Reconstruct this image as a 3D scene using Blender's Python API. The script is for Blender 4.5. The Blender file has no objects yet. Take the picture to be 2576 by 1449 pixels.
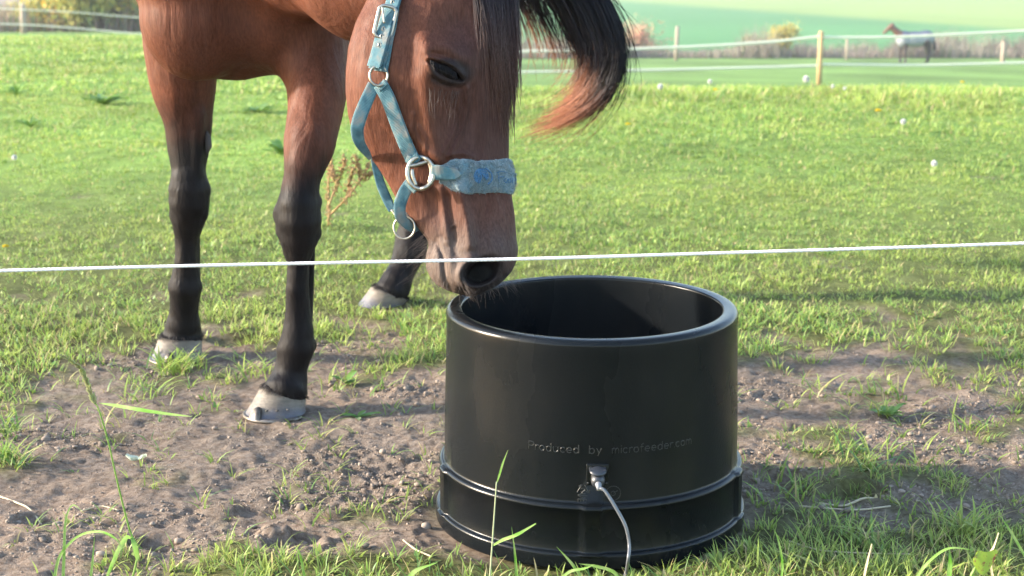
import bpy, math, random
import numpy as np
from math import radians as R_, sin, cos, tan, pi
rng = np.random.default_rng(7); random.seed(7)
sc = bpy.context.scene
COL = sc.collection
# ------------------------------------------------------------------ camera, world, sun, exposure
CH, PITCH, FPX = 1.16, R_(12.7), 4150.0          # camera height, tilt, focal length in px of a 2576-px-wide picture
cd = bpy.data.cameras.new('camera'); cam = bpy.data.objects.new('camera', cd); COL.objects.link(cam)
cam.location = (0, 0, CH); cam.rotation_euler = (pi/2 - PITCH, 0, 0)
cd.sensor_width = 36; cd.lens = FPX/2576*36; cd.clip_start = .05; cd.clip_end = 3000
cd.dof.use_dof = True; cd.dof.focus_distance = 3.02; cd.dof.aperture_fstop = 7.5
sc.camera = cam
SUN_EL, SUN_AZ = R_(18), R_(271)                 # azimuth clockwise from +Y
wd = bpy.data.worlds.new('World'); sc.world = wd; wd.use_nodes = True
nt = wd.node_tree; bg = nt.nodes['Background']
sky = nt.nodes.new('ShaderNodeTexSky'); sky.sky_type = 'NISHITA'; sky.sun_disc = False
sky.sun_elevation = SUN_EL; sky.sun_rotation = SUN_AZ; sky.air_density = 1.0; sky.dust_density = 1.0
nt.links.new(sky.outputs[0], bg.inputs[0]); bg.inputs[1].default_value = .15
sl = bpy.data.lights.new('sun', 'SUN'); sl.energy = 3.3; sl.angle = R_(2.6); sl.color = (1, .89, .75)
so = bpy.data.objects.new('sun', sl); COL.objects.link(so)
import mathutils
sv = mathutils.Vector((sin(SUN_AZ)*cos(SUN_EL), cos(SUN_AZ)*cos(SUN_EL), sin(SUN_EL)))
so.rotation_euler = sv.to_track_quat('Z', 'Y').to_euler()
sc.view_settings.view_transform = 'Standard'; sc.view_settings.look = 'None'
sc.view_settings.exposure = 2.33; sc.view_settings.gamma = 1
sc.render.engine = 'CYCLES'; sc.cycles.use_denoising = True
sc.cycles.max_bounces = 6; sc.cycles.transparent_max_bounces = 8; sc.cycles.volume_bounces = 0
sc.cycles.use_adaptive_sampling = True; sc.cycles.adaptive_threshold = .02
CR = np.array((1., 0, 0)); CF = np.array((0, cos(PITCH), -sin(PITCH))); CU = np.array((0, sin(PITCH), cos(PITCH)))
CAM = np.array((0, 0, CH))
def at(u, v, D):
    return CAM + D*(CF + (u-1288)/FPX*CR - (v-724.5)/FPX*CU)
def atY(u, v, Y):
    d = CF + (u-1288)/FPX*CR - (v-724.5)/FPX*CU
    return CAM + d*(Y/d[1])
def gnd(u, v, z=0):
    d = CF + (u-1288)/FPX*CR - (v-724.5)/FPX*CU
    return CAM + d*((z-CH)/d[2])
# ------------------------------------------------------------------ helpers
def tag(o, label=None, cat=None, group=None, kind=None):
    if label: o['label'] = label
    if cat: o['category'] = cat
    if group: o['group'] = group
    if kind: o['kind'] = kind
    return o
def empty(name, loc=(0, 0, 0)):
    o = bpy.data.objects.new(name, None); o.location = loc; o.empty_display_size = .1
    COL.objects.link(o); return o
def mk(name, V, F, mat, parent=None, smooth=True, col=None, loc=None):
    V = np.asarray(V, dtype=np.float64)
    if loc is None and parent is not None:
        loc0 = np.zeros(3); q = parent
        while q is not None: loc0 = loc0+np.array(q.location); q = q.parent
    else: loc0 = np.zeros(3) if loc is None else np.asarray(loc, float)
    me = bpy.data.meshes.new(name)
    me.vertices.add(len(V)); me.vertices.foreach_set('co', (V-loc0).astype(np.float32).ravel())
    Fs = F if isinstance(F, (list, tuple)) and len(F) and isinstance(F[0], np.ndarray) and F[0].ndim == 2 else [np.asarray(F)]
    Fs = [f for f in Fs if len(f)]
    idx = np.concatenate([f.ravel() for f in Fs]); cnt = np.concatenate([np.full(len(f), f.shape[1]) for f in Fs])
    st = np.concatenate([[0], np.cumsum(cnt)[:-1]])
    me.loops.add(len(idx)); me.loops.foreach_set('vertex_index', idx.astype(np.int32))
    me.polygons.add(len(cnt)); me.polygons.foreach_set('loop_start', st.astype(np.int32))
    me.update(calc_edges=True); me.validate()
    if smooth: me.polygons.foreach_set('use_smooth', np.ones(len(me.polygons), dtype=bool))
    if col is not None:
        a = me.attributes.new('Col', 'FLOAT_COLOR', 'POINT')
        c = np.ones((len(V), 4), np.float32); c[:, :3] = col; a.data.foreach_set('color', c.ravel())
    me.materials.append(mat)
    o = bpy.data.objects.new(name, me); COL.objects.link(o)
    if parent is not None: o.parent = parent
    elif loc is not None: o.location = loc
    return o
def sstep(a, b, x):
    t = np.clip((x-a)/(b-a), 0, 1); return t*t*(3-2*t)
def hsh(ix, iy, s):
    h = (ix*374761393 + iy*668265263 + s*1442695041) & 0xffffffff
    h = ((h ^ (h >> 13))*1274126177) & 0xffffffff
    return ((h ^ (h >> 16)) & 0xffff)/65535.0
def vnoise(x, y, s=0):
    x = np.asarray(x, float); y = np.asarray(y, float)
    ix = np.floor(x).astype(np.int64); iy = np.floor(y).astype(np.int64); fx = x-ix; fy = y-iy
    fx = fx*fx*fx*(fx*(fx*6-15)+10); fy = fy*fy*fy*(fy*(fy*6-15)+10)
    a = hsh(ix, iy, s); b = hsh(ix+1, iy, s); c = hsh(ix, iy+1, s); d = hsh(ix+1, iy+1, s)
    return ((a*(1-fx)+b*fx)*(1-fy)+(c*(1-fx)+d*fx)*fy)*2-1
def fbm(x, y, s=0, o=4, g=.5):
    r = 0; a = 1; n = 0
    for i in range(o):
        r = r+a*vnoise(x*2**i, y*2**i, s+i*17); n += a; a *= g
    return r/n
def worley(x, y, s=0):
    ix = np.floor(x).astype(np.int64); iy = np.floor(y).astype(np.int64); d = np.full(np.shape(x), 9.)
    for i in (-1, 0, 1):
        for j in (-1, 0, 1):
            px = ix+i+hsh(ix+i, iy+j, s); py = iy+j+hsh(ix+i, iy+j, s+5)
            d = np.minimum(d, (px-x)**2+(py-y)**2)
    return np.sqrt(d)
# ---- materials
def mat(name, base=(.5, .5, .5), rough=.6, metal=0, spec=.5, attr=False, mix=None, nscale=20, bump=0, bscale=100, stretch=(1, 1, 1), sheen=0, transl=0, coat=0, namp=(.35, .65), rnoise=None):
    m = bpy.data.materials.new(name); m.use_nodes = True; t = m.node_tree; N = t.nodes; Lk = t.links
    b = N['Principled BSDF']; b.inputs['Roughness'].default_value = rough; b.inputs['Metallic'].default_value = metal
    b.inputs['Specular IOR Level'].default_value = spec; b.inputs['Sheen Weight'].default_value = sheen
    b.inputs['Coat Weight'].default_value = coat
    tc = N.new('ShaderNodeTexCoord'); mp = N.new('ShaderNodeMapping'); mp.inputs['Scale'].default_value = stretch
    Lk.new(tc.outputs['Object'], mp.inputs[0])
    if attr:
        a = N.new('ShaderNodeAttribute'); a.attribute_name = 'Col'; src = a.outputs['Color']
    else:
        rg = N.new('ShaderNodeRGB'); rg.outputs[0].default_value = (*base, 1); src = rg.outputs[0]
    if mix is not None:
        n = N.new('ShaderNodeTexNoise'); n.inputs['Scale'].default_value = nscale; n.inputs['Detail'].default_value = 6
        n.inputs['Roughness'].default_value = .65
        Lk.new(mp.outputs[0], n.inputs['Vector'])
        r = N.new('ShaderNodeMapRange'); r.inputs[1].default_value = namp[0]; r.inputs[2].default_value = namp[1]
        Lk.new(n.outputs[0], r.inputs[0])
        mx = N.new('ShaderNodeMix'); mx.data_type = 'RGBA'
        if attr: mx.blend_type = 'MULTIPLY'
        Lk.new(r.outputs[0], mx.inputs[0]); Lk.new(src, mx.inputs[6]); mx.inputs[7].default_value = (*mix, 1)
        src = mx.outputs[2]
    Lk.new(src, b.inputs['Base Color'])
    if rnoise:
        n3 = N.new('ShaderNodeTexNoise'); n3.inputs['Scale'].default_value = rnoise[0]; n3.inputs['Detail'].default_value = 5
        r3 = N.new('ShaderNodeMapRange'); r3.inputs[1].default_value = .35; r3.inputs[2].default_value = .65
        r3.inputs[3].default_value = rnoise[1]; r3.inputs[4].default_value = rnoise[2]
        Lk.new(mp.outputs[0], n3.inputs['Vector']); Lk.new(n3.outputs[0], r3.inputs[0]); Lk.new(r3.outputs[0], b.inputs['Roughness'])
    if bump:
        n2 = N.new('ShaderNodeTexNoise'); n2.inputs['Scale'].default_value = bscale; n2.inputs['Detail'].default_value = 5
        bp = N.new('ShaderNodeBump'); bp.inputs['Strength'].default_value = bump; bp.inputs['Distance'].default_value = .004
        Lk.new(mp.outputs[0], n2.inputs['Vector']); Lk.new(n2.outputs[0], bp.inputs['Height']); Lk.new(bp.outputs[0], b.inputs['Normal'])
    if transl:
        tr = N.new('ShaderNodeBsdfTranslucent'); ms = N.new('ShaderNodeMixShader'); ms.inputs[0].default_value = transl
        Lk.new(src, tr.inputs[0]); Lk.new(b.outputs[0], ms.inputs[1]); Lk.new(tr.outputs[0], ms.inputs[2])
        Lk.new(ms.outputs[0], N['Material Output'].inputs[0])
    return m
# ---- generic geometry
def smooth_path(P, n):
    P = np.asarray(P, float); m = len(P)
    if m == 2: t = np.linspace(0, 1, n)[:, None]; return P[0]*(1-t)+P[1]*t
    Q = np.vstack([2*P[0]-P[1], P, 2*P[-1]-P[-2]]); ts = np.linspace(0, m-1-1e-9, n); out = []
    for t in ts:
        i = int(t); f = t-i; p0, p1, p2, p3 = Q[i], Q[i+1], Q[i+2], Q[i+3]
        out.append(.5*((2*p1)+(-p0+p2)*f+(2*p0-5*p1+4*p2-p3)*f*f+(-p0+3*p1-3*p2+p3)*f**3))
    return np.array(out)
def frames(P, closed=False):
    T = np.roll(P, -1, 0)-np.roll(P, 1, 0)
    if not closed: T[0] = P[1]-P[0]; T[-1] = P[-1]-P[-2]
    T /= np.linalg.norm(T, axis=1)[:, None]+1e-12
    n = np.cross(T[0], (0, 0, 1.));
    if np.linalg.norm(n) < 1e-3: n = np.cross(T[0], (1., 0, 0))
    n /= np.linalg.norm(n); Ns = []
    for t in T:
        n = n-t*np.dot(n, t); n /= np.linalg.norm(n)+1e-12; Ns.append(n.copy())
    Ns = np.array(Ns); return T, Ns, np.cross(T, Ns)
def tube(P, r, k=10, closed=False, cap=True):
    P = np.asarray(P, float); n = len(P); r = np.broadcast_to(np.asarray(r, float), (n,))
    T, A, B = frames(P, closed); th = np.arange(k)*2*pi/k
    V = P[:, None]+r[:, None, None]*(np.cos(th)[None, :, None]*A[:, None]+np.sin(th)[None, :, None]*B[:, None])
    V = V.reshape(-1, 3); i = np.arange(n if closed else n-1); j = np.arange(k)
    I, J = np.meshgrid(i, j, indexing='ij'); I2 = (I+1) % n; J2 = (J+1) % k
    F = np.stack([I*k+J, I*k+J2, I2*k+J2, I2*k+J], -1).reshape(-1, 4)
    if cap and not closed:
        V = np.vstack([V, P[0], P[-1]]); c0 = n*k; jj = np.arange(k)
        T3 = np.vstack([np.stack([(jj+1) % k, jj, np.full(k, c0)], 1), np.stack([(n-1)*k+jj, (n-1)*k+(jj+1) % k, np.full(k, c0+1)], 1)])
        return V, [F, T3]
    return V, [F]
def join(parts):
    Vs = []; d = {}; o = 0
    for V, Fs in parts:
        Vs.append(V)
        for f in Fs: d.setdefault(f.shape[1], []).append(f+o)
        o += len(V)
    return np.vstack(Vs), [np.vstack(x) for x in d.values()]
def strands(C, r, k=3):
    """C (n,m,3) curves, r (n,m) radii -> prisms"""
    n, m, _ = C.shape; T = np.gradient(C, axis=1); T /= np.linalg.norm(T, axis=2, keepdims=True)+1e-12
    ref = np.array((.3, -.9, .3)); A = np.cross(T, ref); A /= np.linalg.norm(A, axis=2, keepdims=True)+1e-12; B = np.cross(T, A)
    th = np.arange(k)*2*pi/k
    V = C[:, :, None]+r[:, :, None, None]*(np.cos(th)[None, None, :, None]*A[:, :, None]+np.sin(th)[None, None, :, None]*B[:, :, None])
    i, j, q = np.meshgrid(np.arange(n), np.arange(m-1), np.arange(k), indexing='ij'); q2 = (q+1) % k
    F = np.stack([(i*m+j)*k+q, (i*m+j)*k+q2, (i*m+j+1)*k+q2, (i*m+j+1)*k+q], -1).reshape(-1, 4)
    return V.reshape(-1, 3), [F]
def boxm(c, s, rot=None):
    c = np.asarray(c, float); s = np.asarray(s, float)/2
    V = np.array([[x, y, z] for x in (-1, 1) for y in (-1, 1) for z in (-1, 1)], float)*s
    if rot is not None: V = V@np.asarray(rot).T
    F = np.array([[0, 1, 3, 2], [4, 6, 7, 5], [0, 4, 5, 1], [2, 3, 7, 6], [0, 2, 6, 4], [1, 5, 7, 3]])
    return V+c, [F]
def bevel(o, w=.002, s=2):
    m = o.modifiers.new('bevel', 'BEVEL'); m.width = w; m.segments = s; m.limit_method = 'ANGLE'; return o
# ------------------------------------------------------------------ terrain
YB = np.array([9, 11, 12, 14, 16, 20, 26, 33, 50, 76, 92, 110, 140, 200, 300, 450, 700.])
ZR = np.array([0, -.05, -.11, -.28, -.5, -1.0, -1.62, -2.12, -3.55, -5.44, -6.60, -7.55, -8.65, -10.6, -13.3, -12, 25.])
YL = np.array([9, 12, 16, 22, 30, 45, 61, 80, 110, 140, 200, 300, 450, 700.])
ZL = np.array([0, -.01, -.06, -.42, -1.0, -2.07, -3.03, -4.1, -6., -7.6, -10., -13.3, -12, 25.])
_ys = np.exp(np.linspace(np.log(1), np.log(700), 900))
def _sm(Y, Z):
    z = np.interp(_ys, Y, Z); k = np.hanning(41); k /= k.sum(); zp = np.pad(z, 20, mode='edge'); return np.convolve(zp, k, 'valid')
_zr, _zl = _sm(YB, ZR), _sm(YL, ZL)
def Hbase(x, y):
    yy = np.clip(y, 1, 700); r = x/yy; s = sstep(-.14, .0, r)
    z = np.interp(yy, _ys, _zl)*(1-s)+np.interp(yy, _ys, _zr)*s
    lush = sstep(8.5, 10.5, yy)*(1-sstep(12, 15, yy))*s
    z = z+lush*.015*(1+fbm(x*1.1, y*.7, 3, 2))
    return z
TV = [600, 760, 820, 880, 940, 1000, 1060, 1120, 1180, 1240, 1300, 1360, 1400, 1440]
TU = [-700, 0, 150, 400, 600, 800, 1000, 1200, 1900, 2100, 2300, 2576, 3200]
TG = np.array([
 [1, 1, 1, 1, 1, 1, 1, 1, 1, 1, 1, 1, 1],
 [1, .95, .95, .9, .9, .9, .9, .9, .9, .9, .82, .75, .8],
 [.9, .85, .85, .7, .5, .55, .75, .8, .85, .72, .68, .6, .7],
 [.9, .8, .7, .4, .3, .3, .6, .5, .55, .5, .52, .45, .5],
 [.9, .85, .6, .15, .3, .05, .15, .1, .22, .22, .35, .38, .4],
 [.8, .65, .3, .15, .1, .05, .1, .1, .15, .35, .32, .28, .3],
 [.7, .55, .1, .06, .03, .03, .08, .1, .12, .2, .28, .36, .4],
 [.6, .5, .06, .02, .02, .03, .05, .05, .1, .24, .30, .30, .4],
 [.5, .35, .03, .02, 0, .03, .05, .05, .18, .32, .36, .36, .5],
 [.4, .1, .0, 0, 0, 0, .02, .03, .42, .3, .38, .5, .6],
 [.4, .08, .0, 0, 0, 0, .02, .08, .62, .55, .55, .65, .7],
 [.4, .08, .04, .03, .05, .06, .05, .15, .8, .85, .85, .95, .9],
 [.5, .12, .05, .06, .5, .4, .5, .6, .95, .95, .95, 1, 1],
 [.6, .15, .12, .22, .9, 1, 1, 1, 1, 1, 1, 1, 1.]])
def proj(x, y, z):
    dx, dy, dz = x-CAM[0], y-CAM[1], z-CAM[2]; D = dy*CF[1]+dz*CF[2]
    D = np.maximum(D, .05); return 1288+FPX*dx/D, 724.5-FPX*(dy*CU[1]+dz*CU[2])/D
def cover(x, y):
    """share of turf against bare trodden soil around the tub"""
    u, v = proj(x, y, 0*x); v = np.where(y < 1.5, 2000, v)
    iv = np.interp(v, TV, np.arange(len(TV))); iu = np.interp(u, TU, np.arange(len(TU)))
    a = np.floor(iv).astype(int).clip(0, len(TV)-2); b = np.floor(iu).astype(int).clip(0, len(TU)-2); fa = iv-a; fb = iu-b
    return (TG[a, b]*(1-fb)+TG[a, b+1]*fb)*(1-fa)+(TG[a+1, b]*(1-fb)+TG[a+1, b+1]*fb)*fa
def turf(x, y):
    c = cover(x, y); n = .5+.5*fbm(x*5.5, y*4.2, 11, 3)*1.25
    return sstep(-.30, .28, c*1.12-.06-n-.22*fbm(x*19, y*15, 12, 2))
HOLES = [(735, 1372, .05, .028), (790, 1350, .04, .02), (690, 1345, .035, -.02), (820, 1300, .05, -.012), (560, 1290, .05, -.01), (395, 1370, .05, .02), (2140, 1240, .06, .025),
         (2300, 1160, .05, .02), (2010, 1085, .05, .012), (600, 860, .08, .02), (340, 1110, .07, .012), (950, 1180, .08, .012), (2230, 1010, .09, .015), (1960, 1200, .05, .015), (120, 1310, .06, .02), (2420, 1200, .06, .015)]
HOLES = [(gnd(u, v)[0], gnd(u, v)[1], r, d) for u, v, r, d in HOLES]
def Hs(x, y, tf=None):
    z = Hbase(x, y); n = (y > 1) & (y < 9)
    if np.any(n):
        X, Y = x[n], y[n]; k = 1-sstep(6, 9, Y); T = turf(X, Y) if tf is None else tf[n]
        d = .016*fbm(X*2.6, Y*2.6, 5, 3)+T*.008
        soil = (1-T)
        w1 = worley(X*26+2*vnoise(X*9, Y*9, 2), Y*26, 4); w2 = worley(X*60, Y*60, 9)
        amt = .5+.6*sstep(-.1, .5, fbm(X*3, Y*5, 21, 2)+.25*(Y < 3.25))
        d = d+soil*(.009*fbm(X*14, Y*14, 6, 3)+amt*(.012*(.55-w1).clip(-.1, 1)+.0065*(.5-w2).clip(-.2, 1))+.003*fbm(X*60, Y*60, 8, 3))
        for hx, hy, hr, hd in HOLES:
            q = ((X-hx)**2+((Y-hy)*1.6)**2)/hr**2; d = d-hd*np.exp(-q**1.5)+.3*hd*np.exp(-(q-1.6)**2*2)
        z = z.copy(); z[n] += d*k
    # flat, firm bed under the tub
    r = np.hypot(x-TUB[0], y-TUB[1]); return z*(sstep(.30, .36, r))+(1-sstep(.30, .36, r))*(-.004)
TUB = (.154, 3.10)
def build_ground():
    ya = [-60, -35, -20, -10, -5, -2, -.5, .6, 1.3, 1.8, 2.1]
    y = 2.3; ys = list(ya)
    while y < 650:
        ys.append(y); y += .0068 if y < 3.7 else (.011 if y < 5 else (.03 if y < 8 else max(.05, y*.006)))
    ys = np.array(ys); c = np.linspace(-1, 1, 641); cc = .42*c+.58*c**3
    w = np.where(ys > 2.3, .85*(ys+1.6), 3.3+(2.3-ys)*2)
    X = cc[None]*w[:, None]; Y = np.repeat(ys[:, None], len(c), 1)
    tf = turf(X.ravel(), Y.ravel()).reshape(X.shape); tf[Y > 7.5] = 1
    Z = Hs(X.ravel(), Y.ravel(), tf.ravel()).reshape(X.shape)
    u, v = proj(X, Y, Z)
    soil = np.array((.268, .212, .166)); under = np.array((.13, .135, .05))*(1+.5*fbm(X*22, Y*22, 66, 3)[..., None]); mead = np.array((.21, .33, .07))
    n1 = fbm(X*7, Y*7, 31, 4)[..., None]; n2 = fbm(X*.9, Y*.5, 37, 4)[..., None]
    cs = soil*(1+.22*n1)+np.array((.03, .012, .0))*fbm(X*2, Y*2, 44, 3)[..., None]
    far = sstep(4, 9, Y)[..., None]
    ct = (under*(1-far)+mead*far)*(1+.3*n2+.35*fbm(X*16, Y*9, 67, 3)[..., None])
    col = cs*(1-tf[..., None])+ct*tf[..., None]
    # pasture beyond the crest, crop field and stubble field
    fy = sstep(13, 22, Y)[..., None]; past = np.array((.17, .28, .075))*(1+.5*fbm(X*.35, Y*.12, 51, 4)[..., None])
    col = col*(1-fy)+past*fy
    crop = np.array((.105, .27, .098))*(1+.18*fbm(X*.05, Y*.02, 61, 4)[..., None])
    strip = sstep(94, 97, Y)[..., None]; col = col*(1-strip)+crop*strip
    yl = sstep(-9, 9, (5+(u-1600)*.0717)-v)[..., None]*(Y > 110)[..., None]
    gold = np.array((.26, .36, .11))*(1+.15*fbm(X*.03, Y*.02, 71, 3)[..., None]); col = col*(1-yl)+gold*yl
    lf = (sstep(64, 68, Y)*(X/np.maximum(Y, 1) < -.12))[..., None]; col = col*(1-lf)+np.array((.2, .17, .12))*lf
    n, m = X.shape; I, J = np.meshgrid(np.arange(n-1), np.arange(m-1), indexing='ij')
    F = np.stack([I*m+J, I*m+J+1, (I+1)*m+J+1, (I+1)*m+J], -1).reshape(-1, 4)
    V = np.stack([X, Y, Z], -1).reshape(-1, 3)
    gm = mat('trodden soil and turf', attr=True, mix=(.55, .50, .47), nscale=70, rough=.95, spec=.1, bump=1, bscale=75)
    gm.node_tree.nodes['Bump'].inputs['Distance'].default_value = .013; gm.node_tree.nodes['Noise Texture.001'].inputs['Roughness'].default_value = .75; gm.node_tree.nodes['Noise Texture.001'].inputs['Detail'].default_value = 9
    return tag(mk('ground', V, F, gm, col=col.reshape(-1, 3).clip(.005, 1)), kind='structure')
# ------------------------------------------------------------------ grass
def blades(P, h, w, lean, ang, seg, tw=.6, droop=0.):
    n = len(P); t = np.linspace(0, 1, seg+1)
    dx = np.stack([np.cos(ang), np.sin(ang), 0*ang], 1); wa = ang+pi/2+tw*(rng.random(n)-.5)*2
    wv = np.stack([np.cos(wa), np.sin(wa), 0*wa], 1)
    z = h[:, None]*(t[None]-np.asarray(lean)[:, None]*.35*t[None]**2-droop*t[None]**3)
    c = P[:, None]+dx[:, None]*(h*lean)[:, None, None]*(t[None, :, None]**1.6)
    c[:, :, 2] += z
    ww = w[:, None]*np.array([.75, 1, .9, .6, .08] if seg == 4 else ([.8, 1, .7, .08] if seg == 3 else [1, .75, .08]))[None]
    V = np.stack([c-wv[:, None]*ww[:, :, None]*.5, c+wv[:, None]*ww[:, :, None]*.5], 2)
    i, j = np.meshgrid(np.arange(n), np.arange(seg), indexing='ij'); b = (i*(seg+1)+j)*2
    F = np.stack([b, b+1, b+3, b+2], -1).reshape(-1, 4)
    return V.reshape(-1, 3), F, np.repeat(t[None], n, 0)
def grass_cols(n, px, py, dry=.12):
    A = np.array((.205, .32, .06)); B = np.array((.38, .45, .115)); C = np.array((.12, .26, .08)); Dd = np.array((.46, .38, .18))
    k = rng.random(n)[:, None]; k2 = rng.random(n)[:, None]
    c = A*(1-k)+B*k; c = np.where(k2 < .3, C*(1-k)+A*k, c)
    yl = sstep(-.15, .35, fbm(px*1.7, py*1.3, 93, 3))[:, None]; c = c*(1-.4*yl)+np.array((.36, .40, .09))*.4*yl; c = c*(1+.34*fbm(px*1.3, py*1.1, 91, 3)[:, None])
    return np.where(rng.random(n)[:, None] < dry, Dd*(.6+.6*k), c)
def scatter(y0, y1, dens, kx=.36, pad=.35):
    # uniform over the visible wedge
    A = kx*(y1*y1-y0*y0)+2*pad*(y1-y0); n = int(A*dens)
    ys = y0+(y1-y0)*rng.random(n*2); acc = rng.random(n*2) < (kx*ys+pad)/(kx*y1+pad); ys = ys[acc][:n]
    xs = (rng.random(len(ys))*2-1)*(kx*ys+pad); return xs, ys
def build_grass():
    Vs, Fs, Cs = [], [], []; off = 0
    gm = mat('grass blade', attr=True, rough=.5, spec=.35, transl=.42)
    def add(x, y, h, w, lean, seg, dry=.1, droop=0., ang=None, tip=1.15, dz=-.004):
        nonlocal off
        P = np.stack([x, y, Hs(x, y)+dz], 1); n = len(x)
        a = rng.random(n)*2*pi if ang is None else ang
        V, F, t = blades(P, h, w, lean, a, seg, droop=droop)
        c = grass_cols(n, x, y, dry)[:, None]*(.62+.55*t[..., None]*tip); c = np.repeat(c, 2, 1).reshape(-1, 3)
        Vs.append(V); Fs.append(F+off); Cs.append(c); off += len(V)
    def clump(x, y, k, rad):
        x = np.repeat(x, k); y = np.repeat(y, k); a = rng.random(len(x))*2*pi; r = rad*np.sqrt(rng.random(len(x)))
        return x+r*np.cos(a), y+r*np.sin(a), a
    for (y0, y1, dens, k, rad, hh, ww, seg) in [(2.45, 3.3, 1500, 8, .016, .034, .0026, 3), (3.3, 4.8, 1300, 8, .020, .029, .0028, 3), (4.8, 7.5, 900, 8, .028, .024, .0036, 2),
                                                (7.5, 11, 460, 8, .04, .027, .0050, 2), (11, 17, 140, 8, .07, .042, .009, 2), (17, 30, 60, 8, .13, .06, .014, 2)]:
        x, y = scatter(y0, y1, dens); T = turf(x, y) if y0 < 7.5 else np.ones(len(x))
        keep = rng.random(len(x)) < (T*.97+.004)*np.clip(.8+.6*fbm(x*2.3, y*1.6, 55, 3)+.3*fbm(x*9, y*7, 56, 2), .38, 1)
        keep &= np.hypot(x-TUB[0], y-TUB[1]) > .325
        x, y = x[keep], y[keep]; x, y, a = clump(x, y, k, rad); n = len(x)
        q = np.hypot(x-TUB[0], y-TUB[1]) > .312; x, y, a = x[q], y[q], a[q]; n = len(x)
        big = 1+.55*fbm(x*1.7, y*1.2, 77, 3)
        s = sstep(-.14, 0., x/y)*sstep(8.6, 10, y)*(1-sstep(13, 16, y))
        h = hh*(.5+rng.random(n)*.9)*big*(1+.5*s); h = np.maximum(h, .01)
        wid = rng.random(n) < .18; h = np.where(wid, h*.55, h)
        add(x, y, h, ww*(.6+.8*rng.random(n))*np.where(wid, 2.6, 1), .25+.9*rng.random(n), seg, dry=.1 if y0 > 3.3 else .14, ang=a+rng.normal(0, .6, n))
    # front fringe right before the camera: longer unmown blades
    n = 1700; x = (rng.random(n)*2-1)*1.25; y = 2.42+rng.random(n)**.8*.42
    keep = (rng.random(n) < cover(x, y)*1.0)&(np.hypot(x-TUB[0], y-TUB[1]) > .33); x, y = x[keep], y[keep]; n = len(x)
    add(x, y, (.024+.05*rng.random(n)**3)*(.4+.6*cover(x, y)), .0022+.0022*rng.random(n), .3+.8*rng.random(n), 4, dry=.16)
    # loose sprigs on the bare soil
    x, y = scatter(2.9, 4.8, 105); c = turf(x, y) < .3; x, y = x[c], y[c]
    q = np.hypot(x-TUB[0], y-TUB[1]) > .36; x, y, a = clump(x[q], y[q], 5, .010); n = len(x)
    add(x, y, .018+.03*rng.random(n), .002+.0022*rng.random(n), .6+1.0*rng.random(n), 3, dry=.15, ang=a)
    # thicker tufts of long grass
    tx, ty = [], []
    for u, v, k in [(445, 935, 60), (480, 925, 50), (420, 925, 30), (30, 1180, 60), (10, 1100, 50), (2050, 985, 14), (2260, 990, 14), (2230, 1045, 12), (2440, 1085, 30), (2110, 1140, 14),
                    (2230, 1150, 16), (2340, 1160, 14), (1990, 1240, 30), (2200, 1200, 20), (590, 1060, 0), (640, 940, 30), (360, 1000, 20), (860, 965, 12), (960, 985, 10), (300, 1060, 8), (2420, 1330, 50), (2150, 1350, 40)]:
        p = gnd(u, v); tx += list(p[0]+rng.normal(0, .022, k)); ty += list(p[1]+rng.normal(0, .03, k))
    x, y = np.array(tx), np.array(ty); n = len(x)
    add(x, y, .035+.045*rng.random(n), .003+.0025*rng.random(n), .5+.9*rng.random(n), 4, dry=.07)
    cx_ = -1.2+5.2*rng.random(110); cy_ = 10.2+2.6*rng.random(110); kx_ = rng.integers(0, 110, 3600); x = cx_[kx_]+rng.normal(0, .07, 3600); y = cy_[kx_]+rng.normal(0, .08, 3600); hc_ = (.04+.09*rng.random(110)**2)[kx_]
    add(x, y, hc_*(.5+.7*rng.random(3600)), .006+.006*rng.random(3600), .3+.8*rng.random(3600), 3, dry=.15)
    V = np.vstack(Vs); F = np.vstack(Fs); C_ = np.vstack(Cs)
    print('grass verts', len(V))
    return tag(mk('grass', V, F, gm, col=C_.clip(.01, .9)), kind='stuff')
# ------------------------------------------------------------------ implicit surfaces
def smin(a, b, k):
    h = np.clip(.5+.5*(b-a)/k, 0, 1); return b*(1-h)+a*h-k*h*(1-h)
class RC:      # rounded cone
    def __init__(s, a, b, ra, rb, k=.03): s.a = np.array(a, float); s.b = np.array(b, float); s.ra = ra; s.rb = rb; s.k = k; s.c = (s.a+s.b)/2; s.R = np.linalg.norm(s.b-s.a)/2+max(ra, rb)
    def __call__(s, P):
        ab = s.b-s.a; t = np.clip(((P-s.a)@ab)/(ab@ab+1e-12), 0, 1)
        d = P-s.a-t[:, None]*ab; return np.sqrt((d*d).sum(1))-(s.ra+(s.rb-s.ra)*t)
class EL:      # rotated ellipsoid
    def __init__(s, c, r, yaw=0, pitch=0, k=.05):
        s.c = np.array(c, float); s.r = np.array(r, float); s.k = k; s.R = max(r)
        cy, sy, cp, sp = cos(yaw), sin(yaw), cos(pitch), sin(pitch)
        f = np.array((cy*cp, sy*cp, sp)); l = np.array((-sy, cy, 0)); s.M = np.stack([f, l, np.cross(f, l)])
    def __call__(s, P):
        q = (P-s.c)@s.M.T; k0 = np.sqrt(((q/s.r)**2).sum(1)); k1 = np.sqrt(((q/s.r**2)**2).sum(1))+1e-9; return k0*(k0-1)/k1
def chain(pts, k=.02):
    out = []
    for (p, r), (q, t) in zip(pts[:-1], pts[1:]): out.append(RC(p, q, r, t, k))
    return out
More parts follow.
